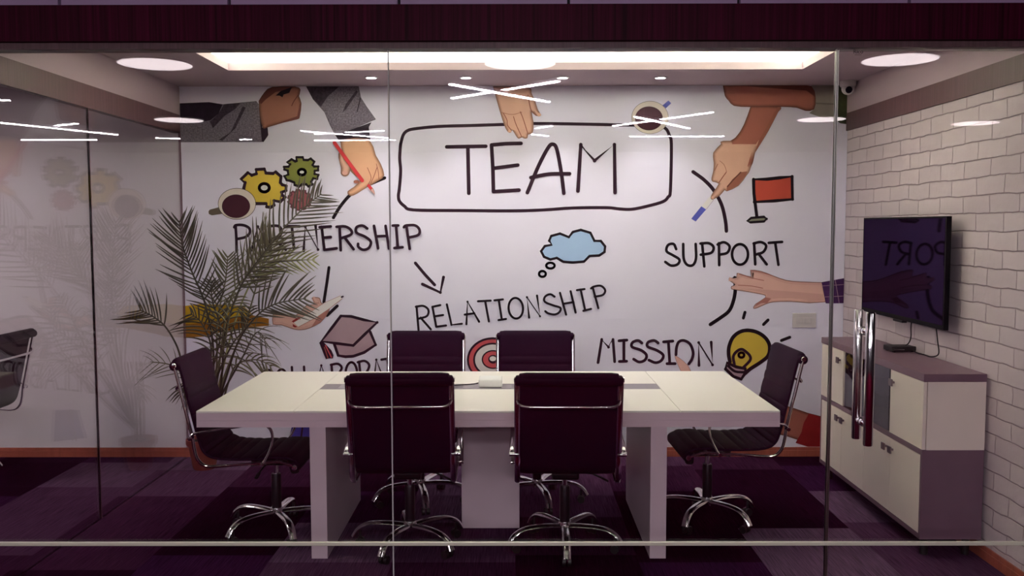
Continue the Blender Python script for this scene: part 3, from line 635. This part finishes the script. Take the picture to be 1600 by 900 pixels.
# speaker-phone on the table with its lead
sp = thing('conference_phone', 'small square white device lying on the cable tray of the white table', 'device', (-.142, 5.235, TT+.0022))
k = MB(); k.box(-.068, .068, -.075, .07, .002, .048); k.build('casing', M['whiteplastic'], sp, bevel=.008, segs=4)
k = MB(); k.box(-.062, .062, -.069, .064, 0, .004); k.build('foot_pad', M['plastic'], sp)
k = MB(); k.tube(spline([(-.066,.02,.013),(-.10,.02,.006),(-.17,.0,.0045),(-.26,-.03,.0045),(-.38,-.03,.0045),(-.42,.0,.0045)], 6), .0035, 8); k.build('lead', M['plastic'], sp, smooth=True)

# ------------------------------------------------------------------ office chairs
PATH = spline([(-.468,.972),(-.462,.992),(-.446,.990),(-.428,.93),(-.398,.80),(-.368,.67),(-.345,.575),(-.318,.508),(-.262,.476),(-.15,.468),(-.03,.470),(.06,.476),(.12,.474),(.165,.456),(.178,.430),(.165,.412)], 12)
def pad(mb, lo, hi, seams):
    """stitched leather sling between arclengths lo and hi of PATH"""
    P = [Vector((0, y, z)) for y, z in PATH]; S = [0]
    for a, b in zip(P[:-1], P[1:]): S.append(S[-1]+(b-a).length)
    def samp(s):
        for i in range(len(S)-1):
            if S[i+1] >= s: t = (s-S[i])/max(1e-9, S[i+1]-S[i]); return P[i].lerp(P[i+1], t)
        return P[-1]
    ss = []; s = lo
    while s < hi: ss.append(s); s += .0055
    ss.append(hi); se = [lo] + [q for q in seams if lo < q < hi] + [hi]
    cols = [-.236, -.232, -.20, -.1, 0, .1, .20, .232, .236]
    fr = []; bk = []
    for s in ss:
        a = samp(max(lo, s-.006)); b = samp(min(hi, s+.006)); t = (b-a).normalized(); nrm = Vector((0, -t.z, t.y))   # towards the sitter
        if nrm.dot(Vector((0, 1, 1))) < 0: nrm = -nrm
        nrm = Vector((0, -t.z, t.y))
        i = max(j for j in range(len(se)) if se[j] <= s+1e-9); i = min(i, len(se)-2); u = (s-se[i])/(se[i+1]-se[i]); u = min(1, max(0, u))
        pf = .003 + .009*min(1, (math.sin(PI*u)**.45 if 0 < u < 1 else 0))
        c = samp(s)
        for x in cols:
            ed = 0 if abs(x) > .235 else (.6 if abs(x) > .23 else 1)
            fr.append(Vector((x, 0, 0)) + c + nrm*(.002 + pf*ed)); bk.append(Vector((x, 0, 0)) + c - nrm*(.008*ed))
    n = len(cols); L = len(ss); vs = fr + bk; o = len(fr); fs = []
    for i in range(L-1):
        for j in range(n-1):
            a = i*n+j; fs.append((a, a+1, a+n+1, a+n)); fs.append((o+a, o+a+n, o+a+n+1, o+a+1))
        fs.append((i*n, (i+1)*n, o+(i+1)*n, o+i*n)); fs.append((i*n+n-1, o+i*n+n-1, o+(i+1)*n+n-1, (i+1)*n+n-1))
    fs.append(tuple([o+j for j in range(n)] + [j for j in range(n-1, -1, -1)])); q = (L-1)*n
    fs.append(tuple([q+j for j in range(n)] + [o+q+j for j in range(n-1, -1, -1)]))
    mb.add(vs, fs); return S[-1]
FRAME = spline([(-.458,.978),(-.44,.90),(-.405,.745),(-.372,.60),(-.362,.53),(-.343,.47),(-.29,.437),(-.15,.445),(0,.455),(.07,.461),(.12,.450),(.168,.433)], 6)
ARM = spline([(-.372,.593),(-.36,.612),(-.32,.624),(-.15,.650),(-.02,.668),(.035,.655),(.058,.61),(.048,.545),(.02,.485),(0,.455)], 6)
def make_chair(label, group):
    t = thing('office_chair', label, 'chair', group=group)
    k = MB(); pad(k, 0, .555, [.035,.195,.245,.335,.385,.475,.52]); o = k.build('backrest', M['leather'], t, smooth=True)
    k = MB(); pad(k, .555, 1.13, [.60,.64,.69,.74,.83,.88,.97,1.02]); o = k.build('seat', M['leather'], t, smooth=True)
    k = MB()                                                      # leather sleeves rolled over the top and front rods
    k.lathe([(0,-.252),(.022,-.252),(.026,-.246),(.026,.246),(.022,.252),(0,.252)], (0,-.456,.968), 20, 'X'); k.build('head_roll', M['leather'], t, smooth=True)
    k = MB(); k.lathe([(0,-.248),(.022,-.248),(.025,-.243),(.025,.243),(.022,.248),(0,.248)], (0,.160,.434), 20, 'X'); k.build('front_roll', M['leather'], t, smooth=True)
    for sx in (-1, 1):
        k = MB(); k.tube([(sx*.246, y, z) for y, z in FRAME], .0125, 10, flat=(.62, 1.1)); o = k.build('side_frame', M['chrome'], t, smooth=True)
        for y, z in ((-.456,.972), (.165,.433)): MB().lathe([(0,-.004),(.0125,-.004),(.0145,0),(.0125,.005),(0,.007)], (sx*.256, y, z), 18, 'X').build('end_cap', M['chrome'], o, smooth=True)
        k = MB(); k.tube([(sx*(.272), y, z) for y, z in ARM], .009, 10, flat=(1.25, .8)); ar = k.build('armrest', M['chrome'], t, smooth=True)
        for y, z in ((-.372,.593), (0,.455)): k = MB(); k.lathe([(0,-.022),(.010,-.022),(.010,.016),(.012,.018),(.012,.022),(0,.024)], (sx*.262, y, z), 14, 'X'); k.build('arm_bolt', M['chrome'], ar, smooth=True)
    k = MB(); k.tube(spline([(-.243,-.436,.868),(-.228,-.452,.850),(-.18,-.462,.842),(0,-.464,.842),(.18,-.462,.842),(.228,-.452,.850),(.243,-.436,.868)], 5), .0085, 10); k.build('back_spreader', M['chrome'], t, smooth=True)
    for dy, zz in ((-.05,.446),(.03,.455)): k = MB(); k.tube(spline([(-.243,dy-.01,zz),(-.15,dy,.43),(0,dy,.42),(.15,dy,.43),(.243,dy-.01,zz)], 5), .010, 10); k.build('seat_spreader', M['mech'], t, smooth=True)
    #,(-.15,-.05,.428),(0,-.05,.420),(.15,-.05,.428),(.243,-.06,.446)], 5), .010, 10); k.tube(spline([(-.243,.02,.455),(-.15,.03,.430),(0,.03,.420),(.15,.03,.430),(.243,.02,.455)], 5), .010, 10); k.build('seat_spreader', M['mech'], t, smooth=True)
    k = MB(); k.box(-.07,.07,-.12,.09,.392,.432); k.build('tilt_mechanism', M['mech'], t, bevel=.012)
    k = MB(); k.lathe([(0,.335),(.020,.335),(.026,.345),(.026,.395),(.020,.405),(0,.405)], (0,.105,0), 18); k.build('tension_knob', M['plastic'], t, smooth=True)
    k = MB(); k.tube([(.05,-.02,.41),(.14,-.03,.405),(.19,-.04,.385)], .005, 8); k.tube([(.19,-.04,.385),(.225,-.045,.368)], .008, 8, flat=(1.4,.7)); k.build('height_lever', M['plastic'], t, smooth=True)
    k = MB(); k.lathe([(0,.14),(.027,.14),(.027,.325),(.024,.333),(0,.333)], n=22); cl = k.build('column', M['mech'], t, smooth=True)
    k = MB(); k.lathe([(0,.325),(.014,.325),(.014,.395),(0,.395)], n=18); k.build('piston', M['chrome'], cl, smooth=True)
    bs = MB(); bs.lathe([(0,.088),(.026,.088),(.034,.096),(.036,.125),(.031,.142),(0,.145)], n=26); bo = bs.build('base_hub', M['chrome'], t, smooth=True)
    for i in range(5):
        a = PI/2 + .22 + i*2*PI/5; d = Vector((math.cos(a), math.sin(a), 0))
        pr = spline([(.026,.116),(.10,.122),(.18,.122),(.24,.112),(.282,.086),(.308,.048)], 5)
        rs = [.0235 - .0045*j/(len(pr)-1) for j in range(len(pr))]
        k = MB(); k.tube([d*r + Vector((0,0,z)) for r, z in pr], rs, 10, up=(0,0,1), flat=(1,.62)); lg = k.build('leg', M['chrome'], t, smooth=True)
        k = MB(); c = d*.272; sd = Vector((-d.y, d.x, 0))
        for q in (-1, 1):
            w0 = c + sd*.014*q; ring = [w0 + (d*math.cos(2*PI*j/16) + Vector((0,0,1))*math.sin(2*PI*j/16))*.022 + Vector((0,0,.0225)) for j in range(16)]
            vs = [v - sd*.008 for v in ring] + [v + sd*.008 for v in ring]
            k.add(vs, [tuple(range(15,-1,-1)), tuple(range(16,32))] + [(j, (j+1) % 16, 16+(j+1) % 16, 16+j) for j in range(16)])
        k.tube([c + Vector((0,0,.03)), c + Vector((0,0,.082))], .007, 8)
        k.build('caster', M['plastic'], lg, smooth=True)
    return t
CHAIRS = [  # x, y of the column, heading, lift, label, group
    (-1.325, 4.93, -PI/2, .0, 'black leather office chair at the left end of the table, in front of the palm'),
    (1.105, 5.12, PI/2, .005, 'black leather office chair at the right end of the table, nearest the cabinet'),
    (-.556, 4.70, 0, 0, 'black leather office chair seen from behind at the near side of the table, left one'),
    (.262, 4.69, 0, 0, 'black leather office chair seen from behind at the near side of the table, right one'),
    (-.586, 5.49, PI, 0, 'black leather office chair facing the camera across the table, left of the red target drawing'),
    (.135, 5.49, PI, 0, 'black leather office chair facing the camera across the table, right of the red target drawing'),
    (-3.76, 5.92, PI/2, 0, 'black leather office chair in the neighbouring room beyond the side glass'),
]
proto = None
for i, (x, y, rz, dz, lab) in enumerate(CHAIRS):
    if proto is None: proto = o = make_chair(lab, 'office chairs')
    else: o = copy_tree(proto); o['label'] = lab
    sw_ = {1: -31, 3: 23.4}.get(i, 0)
    for ch in o.children:
        if ch.name.startswith(('leg', 'base_hub')): ch.rotation_euler = (0, 0, math.radians(sw_))
    o.location = (x, y, 0); o.rotation_euler = (0, 0, rz + (.02 if i == 2 else -.015 if i == 3 else .03 if i == 1 else 0))
    # the local front of the chair is +y: heading 0 looks at the back wall

# ------------------------------------------------------------------ sideboard on the right wall
A0, A1, B0, B1, Q0, Q1, QM = 2.066, XR-.016, 4.53, 6.05, .096, .949, .559
cab = thing('sideboard', 'low grey and cream sideboard with small square knobs against the white brick wall', 'cabinet', (A1, (B0+B1)/2, Q0))
cx, cy = cab.location.x, cab.location.y
def cb_(name, m, *b, bevel=.001, parent=cab, label=None):
    o = MB().box(b[0]-cx, b[1]-cx, b[2]-cy, b[3]-cy, b[4]-Q0, b[5]-Q0).build(name, m, parent, bevel=bevel)
    if label: o['label'] = label
    return o
cb_('worktop', M['greylam'], A0-.004, A1, B0-.004, B1+.004, .909, Q1, label='grey laminate worktop')
k = MB()
def kb(*b): k.box(b[0]-cx, b[1]-cx, b[2]-cy, b[3]-cy, b[4]-Q0, b[5]-Q0)
kb(A0, A1, B0, B0+.02, Q0, QM); kb(A0, A1, B1-.02, B1, Q0, QM); kb(A0, A1, B0+.02, B1-.02, Q0, Q0+.025); kb(A0, A1, B0+.02, B1-.02, QM-.028, QM)
kb(A1-.012, A1, B0+.02, B1-.02, Q0+.025, QM-.028); kb(A0+.02, A1-.012, (B0+B1)/2-.01, (B0+B1)/2+.01, Q0+.025, QM-.028)
k.build('lower_body', M['greylam'], cab)['label'] = 'grey laminate lower carcass'
k = MB(); kb(A0+.02, A1, B0, B0+.02, QM, .909); kb(A0+.02, A1, B1-.02, B1, QM, .909); kb(A1-.012, A1, B0+.02, B1-.02, QM, .909)
k.build('upper_body', M['cream'], cab)['label'] = 'cream laminate end panels'
k = MB(); kb(A0+.015, A1-.012, 4.935, 4.955, QM, .909); kb(A0+.015, A1-.012, 5.63, 5.65, QM, .909); kb(A0+.03, A1-.02, 4.955, 5.63, .725, .741); kb(A1-.02, A1-.0125, 4.955, 5.63, QM, .909)
k.build('shelf', M['dark_inside'], cab)['label'] = 'dark shelf behind the glass doors'
def door_leaf(y0, y1, z0, z1, ky, kz, m=M['cream'], nm='door'):
    d = cb_(nm, m, A0-.001 if nm == 'door' else A0+.002, A0+.017, y0+.0015, y1-.0015, z0+.0015, z1-.0015)
    if ky is None: return d
    k = MB(); kb_ = lambda *b: k.box(b[0]-cx, b[1]-cx, b[2]-cy, b[3]-cy, b[4]-Q0, b[5]-Q0)
    kb_(A0-.020, A0-.001, ky-.006, ky+.006, kz-.006, kz+.006); kb_(A0-.026, A0-.018, ky-.021, ky+.021, kz-.019, kz+.019)
    k.build('knob', M['knob'], d, bevel=.0015)['label'] = 'small square metal knob'
    return d
door_leaf(4.532, 4.935, QM, .909, 4.885, .845); door_leaf(5.65, 6.048, QM, .909, 5.70, .845)
for a, b2 in ((4.955, 5.2925), (5.2925, 5.63)):
    d = door_leaf(a, b2, QM+.002, .907, None, None, M['tint'], 'glass_door'); d['label'] = 'smoked glass door'
q = (B1-B0-.04)/4
for i in range(4):
    y0 = B0+.02+i*q; y1 = y0+q; door_leaf(y0, y1, Q0+.026, QM-.030, (y1-.042 if i % 2 == 0 else y0+.042), .475)
for x in (A0+.05, A1-.05):
    for y in (B0+.06, B1-.06): MB().lathe([(0,-Q0),(.02,-Q0),(.018,0),(0,0)], (x-cx, y-cy, 0), 14).build('foot', M['plastic'], cab)
# set-top box with leads
sb = thing('set_top_box', 'small flat black box on the sideboard under the television', 'electronics', (2.292, 5.36, Q1+.0005), .08)
k = MB(); k.box(-.075, .075, -.055, .055, .005, .034); k.build('casing', M['plastic'], sb, bevel=.006, segs=3)
for x in (-.055, .055):
    for y in (-.04, .04): MB().lathe([(0,0),(.009,0),(.009,.006),(0,.006)], (x, y, 0), 12).build('foot', M['plastic'], sb)
k = MB(); k.tube([(-.06,-.0555,.016),(.0,-.0555,.016)], .002, 6); k.build('front_light_strip', M['steel'], sb)
# television
tv = thing('television', 'large black flat television on the white brick wall above the sideboard', 'television', (XR-.001, 5.425, 1.436))
def tvb(name, m, x0, x1, y0, y1, z0, z1, bevel=.002, segs=2): return MB().box(x0-XR+.001, x1-XR+.001, y0-5.425, y1-5.425, z0-1.436, z1-1.436).build(name, m, tv, bevel=bevel, segs=segs)
TVX = 2.305
tvb('casing', M['bezel'], TVX, TVX+.028, 4.848, 6.002, 1.132, 1.746)
tvb('screen', M['screen'], TVX-.0012, TVX+.001, 4.860, 5.990, 1.158, 1.736, bevel=0)
tvb('back_bulge', M['plastic'], TVX+.028, TVX+.055, 5.05, 5.80, 1.18, 1.56, bevel=.01)
tvb('wall_bracket', M['mech'], TVX+.055, XR-.001, 5.20, 5.65, 1.26, 1.50, bevel=0)
tvb('bottom_bar', M['plastic'], TVX-.004, TVX+.026, 5.36, 5.49, 1.118, 1.133, bevel=.002)
ld = MB(); ld.tube(spline([(TVX+.02, 5.28, 1.16), (TVX+.02, 5.29, 1.10), (2.335, 5.31, 1.04), (2.33, 5.33, 1.0), (2.32, 5.38, .972)], 6), .0035, 8)
tag(ld.build('television_lead', M['plastic'], smooth=True), 'black lead hanging straight from the television down to the small box', 'cable', 'leads of the television')
ld = MB(); ld.tube(spline([(TVX+.02, 4.98, 1.15), (2.34, 4.985, 1.06), (2.355, 5.0, .985), (2.350, 5.07, .958), (2.35, 5.16, .956), (2.345, 5.24, .956), (2.34, 5.30, .965)], 6), .0035, 8)
tag(ld.build('television_lead', M['plastic'], smooth=True), 'black lead looping from the right end of the television along the sideboard top', 'cable', 'leads of the television')
# light switches on the mural
sw = thing('light_switch', 'pale rectangular switch plate on the back wall beside the plum cuff', 'switch', (2.11, YB-.002, 1.006))
MB().box(-.086, .086, -.009, 0, -.054, .054).build('plate', M['offwhite'], sw, bevel=.003)
for i in range(6): MB().box(-.060+i*.0205, -.0415+i*.0205, -.0125, -.009, -.019, .019).build('rocker', M['offwhite'], sw, bevel=.001)
# security camera
dm = thing('security_camera', 'white dome security camera at the ceiling corner above the television wall', 'camera', (2.325, 6.40, ZC))
MB().lathe([(0,0),(.055,0),(.055,-.030),(.048,-.040),(0,-.040)], n=28).build('housing', M['offwhite'], dm, smooth=True)
k = MB(); k.lathe([(.0,-.095)] + [(.043*math.sin(t), -.052-.043*math.cos(t)) for t in [PI*j/12 for j in range(1, 10)]], n=24); k.build('eyeball', M['offwhite'], dm, smooth=True)
k = MB(); k.lathe([(0,-.002),(.022,-.002),(.024,.003),(0,.006)], n=20, axis='Y')
lz = k.build('lens', M['screen'], dm, smooth=True); lz.location = (-.006,-.040,-.066); lz.rotation_euler = (-2.9+PI, 0, 0)
# ceiling downlights ----------------------------------------------------------
dl0 = None
for i, (x, y) in enumerate(((-.969,6.20),(-.329,6.208),(.326,6.217),(.99,6.225))):
    lab = ['round recessed downlight in the ceiling, leftmost of the row of four', 'round recessed downlight in the ceiling, second of the row from the left', 'round recessed downlight in the ceiling, third of the row from the left', 'round recessed downlight in the ceiling, rightmost of the row of four'][i]
    if dl0 is None:
        dl0 = d = thing('downlight', lab, 'ceiling light', group='row of downlights')
        MB().lathe([(.030,0),(.046,0),(.046,-.004),(.034,-.006),(.030,-.002),(.030,0)], n=28).build('ring', M['offwhite'], d, smooth=True)
        MB().lathe([(0,-.0045),(.032,-.0045),(.032,-.001),(0,-.001)], n=24).build('lamp', M['spot'], d)
    else: d = copy_tree(dl0); d['label'] = lab
    d.location = (x, y, ZC)
    l = bpy.data.lights.new('downlight_beam', 'SPOT'); l.energy = 7.5; l.spot_size = math.radians(95); l.spot_blend = .8; l.shadow_soft_size = .03; l.color = (1, .95, .96)
    lo = bpy.data.objects.new('downlight_beam', l); C.objects.link(lo); lo.location = (x, y, ZC-.03); lo.rotation_euler = (0, 0, 0)
# air vents in the raised cove ceiling
v0 = None
for i, (x, y) in enumerate(((-.80, 5.05), (.92, 5.05))):
    lab = ['square air vent in the lit ceiling recess, left of the middle', 'square air vent in the lit ceiling recess, right of the middle'][i]
    if v0 is None:
        v0 = d = thing('air_vent', lab, 'vent', group='ceiling air vents')
        k = MB()
        for s in (.25, .19, .13):
            t = .012
            k.box(-s, s, -s, -s+t, -.012, 0); k.box(-s, s, s-t, s, -.012, 0); k.box(-s, -s+t, -s, s, -.012, 0); k.box(s-t, s, -s, s, -.012, 0)
        k.build('grille', M['offwhite'], d)
    else: d = copy_tree(v0); d['label'] = lab
    d.location = (x, y, 2.93)

# ------------------------------------------------------------------ corridor lamps (seen mirrored in the glass front)
dc0 = None
DISCS = [(-2.90,-.165,'leftmost disc lamp of the near row mirrored in the glass'), (.045,-.17,'middle disc lamp of the near row mirrored in the glass'), (3.05,-.04,'rightmost disc lamp of the near row mirrored in the glass'),
         (-4.14,-4.03,'left disc lamp of the far row mirrored in the glass'), (3.80,-4.1,'disc lamp of the far row mirrored beside the door edge'), (5.93,-4.55,'right disc lamp of the far row mirrored in the glass')]
for x, y, lab in DISCS:
    if dc0 is None:
        dc0 = d = thing('disc_lamp', 'round white corridor lamp, ' + lab, 'ceiling light', group='round corridor lamps')
        MB().lathe([(0,0),(.292,0),(.296,-.006),(.286,-.018)], n=56).build('shade', M['tubebody'], d, smooth=True)
        MB().lathe([(0,-.019),(.284,-.019),(.286,-.012),(0,-.012)], n=56).build('diffuser', M['disc'], d)
    else: d = copy_tree(dc0); d['label'] = 'round white corridor lamp, ' + lab
    d.location = (x, y, 3.019)
TUBES = [((-.528,-.25),(.324,-1.34)), ((-.587,-1.33),(.37,-.33)), ((1.283,-2.51),(2.086,-3.68)), ((1.183,-3.73),(2.093,-2.41)), ((1.495,-4.65),(2.725,-4.65)),
         ((-2.605,-3.89),(-1.655,-4.80)), ((-2.592,-4.61),(-1.638,-4.21)), ((-2.709,-5.12),(-1.606,-5.08)), ((-5.737,-2.94),(-5.024,-4.31)), ((-5.586,-3.68),(-5.068,-3.34)),
         ((-6.6,-4.97),(-5.596,-4.97)), ((-4.715,-4.74),(-4.422,-4.83)), ((-3.682,-4.97),(-3.521,-4.97)), ((.259,-3.65),(.431,-3.37)), ((.219,-4.33),(.43,-4.58)), ((-5.05,-1.14),(-4.628,-1.14))]
TL = ['first bar of the cross over the open hand', 'second bar of the cross over the open hand', 'falling bar of the cross over the right coffee cup', 'rising bar of the cross over the right coffee cup', 'level bar below the right coffee cup',
      'long falling bar of the cross over the pencil wrist', 'rising bar of the cross over the pencil wrist', 'level bar under the cross at the pencil wrist', 'long bar on the side glass at far left', 'short bar on the side glass at far left',
      'level bar lowest on the side glass', 'short level bar beside the left corner', 'very short bar on the tweed sleeve', 'short rising bar beside the open hand', 'short falling bar beside the open hand', 'short bar at the upper left picture edge']
for (p, q), lab in zip(TUBES, TL):
    a = Vector((*p, 0)); b = Vector((*q, 0)); L = (b-a).length; mid = (a+b)/2
    d = thing('linear_lamp', 'white linear lamp, mirrored as ' + lab, 'ceiling light', (mid.x, mid.y, 2.885 if lab.startswith(('second','rising','short bar on')) else 2.85), math.atan2((b-a).y, (b-a).x), 'linear corridor lamps')
    MB().box(-L/2, L/2, -.018, .018, .006, .03).build('housing', M['tubebody'], d, bevel=.003)
    MB().box(-L/2+.004, L/2-.004, -.016, .016, -.002, .0065).build('diffuser', M['tube'], d)
    for s in (-1, 1): MB().tube([(s*L*.35, 0, .03), (s*L*.35, 0, .168-d.location.z+2.85)], .0015, 6).build('suspension_wire', M['steel'], d)
# unseen lamp, added to brighten the neighbouring room
d = thing('added_panel_lamp', 'unseen square lamp added to brighten the neighbouring room, behind the side beam', 'ceiling light', (-4.6, 4.7, ZC-.002))
MB().box(-.3, .3, -.3, .3, -.03, 0).build('frame', M['tubebody'], d, bevel=.003)
MB().box(-.28, .28, -.28, .28, -.033, -.029).build('diffuser', emis('added_panel_glow', (1,.84,.83), 19), d)

# ------------------------------------------------------------------ potted palm
PB = Vector((-2.185, 6.26, 0))
pp = thing('potted_palm', 'tall feathery palm in a terracotta pot in the left back corner', 'plant', PB)
k = MB(); k.lathe([(0,0),(.072,0),(.078,.01),(.105,.17),(.116,.172),(.120,.18),(.120,.215),(.112,.215),(.104,.195),(.0,.19)], n=32); k.build('pot', M['clay'], pp, smooth=True)
k = MB(); k.lathe([(0,.1),(.100,.192),(.06,.2),(0,.203)], n=20); k.build('soil', M['soil'], pp, smooth=True)
def frond(pts, n, ll, ml, seed, start=.25, droop=.2, spread=1.0, rev=1, wid=.0125):
    """pts: (px, py, Y) of the rachis as seen in the photo; leaflets in pairs"""
    rd = random.Random(seed); R = [at_y(a, b, Y) - PB for a, b, Y in pts]; S = [Vector(p) for p in spline(R, 8)]
    k = MB(); L = len(S); k.tube(S, [.007*(1-.8*i/(L-1)) + .0012 for i in range(L)], 6)
    for j in range(n):
        u = start + (1-start)*(j+.5)/n; i = min(L-2, int(u*(L-1))); c = S[i].lerp(S[i+1], u*(L-1)-i); t = (S[i+1]-S[i]).normalized()
        view = Vector((0, -1, .12)).normalized(); side = t.cross(view).normalized(); up = side.cross(t).normalized()
        lf = ll*(math.sin(PI*min(1, .18+.82*(u-start)/(1-start)))**.6)*(.85+.3*rd.random()) + .03
        for s in (-1, 1):
            fw = .55 + .55*u + rd.uniform(-.1, .1)
            dr = (side*s*spread + t*fw + up*rd.uniform(-.35, .35)).normalized()
            m = 6; prev = None; Ls = []; Rs = []
            for q in range(m+1):
                v = q/m; p = c + dr*lf*v + Vector((0,0,-1))*droop*lf*v*v + t*lf*.18*v*v
                wv = wid*(math.sin(PI*min(1, .12+.88*v))**.7)*(1-v*.25) if q < m else .0006
                axis = dr.cross(up).normalized(); wob = up*.15*wid*s
                Ls.append(p + axis*wv*.5 + wob); Rs.append(p - axis*wv*.5)
            # folded blade: mid vein lifted so the leaflet has a V section
            vs = []
            for a, b2 in zip(Ls, Rs): vs += [a, (a+b2)/2 + up*.18*wid, b2]
            fs = []
            for q in range(m): fs += [(3*q, 3*q+1, 3*q+4, 3*q+3), (3*q+1, 3*q+2, 3*q+5, 3*q+4)]
            k.add(vs, fs)
    o = k.build('frond', ml, pp, smooth=True); sm = o.modifiers.new('thickness', 'SOLIDIFY'); sm.thickness = .0008; return o
base = (326, 672, 6.28)
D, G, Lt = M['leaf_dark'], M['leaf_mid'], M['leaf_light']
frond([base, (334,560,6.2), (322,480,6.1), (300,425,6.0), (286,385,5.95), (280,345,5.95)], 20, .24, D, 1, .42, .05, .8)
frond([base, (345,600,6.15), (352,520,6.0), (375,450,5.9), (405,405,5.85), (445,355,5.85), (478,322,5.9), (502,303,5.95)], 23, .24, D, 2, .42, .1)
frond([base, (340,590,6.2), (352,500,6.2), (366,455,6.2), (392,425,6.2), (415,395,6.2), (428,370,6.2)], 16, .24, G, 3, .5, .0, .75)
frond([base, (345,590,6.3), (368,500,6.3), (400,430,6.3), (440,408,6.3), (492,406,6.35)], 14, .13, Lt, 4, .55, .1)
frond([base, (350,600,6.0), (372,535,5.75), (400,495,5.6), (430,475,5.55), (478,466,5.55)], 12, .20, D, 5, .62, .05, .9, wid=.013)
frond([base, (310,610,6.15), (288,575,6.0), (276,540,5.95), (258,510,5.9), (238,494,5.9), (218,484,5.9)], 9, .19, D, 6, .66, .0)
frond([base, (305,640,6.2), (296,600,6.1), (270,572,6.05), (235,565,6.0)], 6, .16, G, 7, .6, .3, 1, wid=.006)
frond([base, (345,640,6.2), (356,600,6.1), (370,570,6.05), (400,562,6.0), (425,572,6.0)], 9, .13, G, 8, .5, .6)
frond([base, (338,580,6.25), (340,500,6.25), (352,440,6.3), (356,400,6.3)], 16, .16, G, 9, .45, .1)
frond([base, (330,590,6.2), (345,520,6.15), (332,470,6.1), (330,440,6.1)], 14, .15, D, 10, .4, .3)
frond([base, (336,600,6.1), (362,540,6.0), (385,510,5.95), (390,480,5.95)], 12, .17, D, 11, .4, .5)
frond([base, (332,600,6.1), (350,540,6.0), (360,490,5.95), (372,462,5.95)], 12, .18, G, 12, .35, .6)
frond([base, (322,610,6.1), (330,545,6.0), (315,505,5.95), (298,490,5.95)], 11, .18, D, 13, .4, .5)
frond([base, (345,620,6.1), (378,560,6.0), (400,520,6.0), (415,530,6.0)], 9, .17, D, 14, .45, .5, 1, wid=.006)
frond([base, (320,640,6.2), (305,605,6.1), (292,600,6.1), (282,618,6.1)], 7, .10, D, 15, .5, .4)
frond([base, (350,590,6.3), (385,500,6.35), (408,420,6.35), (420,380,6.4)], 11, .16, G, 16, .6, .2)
k = MB()
for i in range(9):
    a = i*.7; k.tube(spline([(math.cos(a)*.03, math.sin(a)*.03, .19), (math.cos(a)*.035, math.sin(a)*.03, .4), (math.cos(a)*.05+.02, math.sin(a)*.04, .75)], 4), .006, 6)
k.build('stem', M['stalk'], pp, smooth=True)
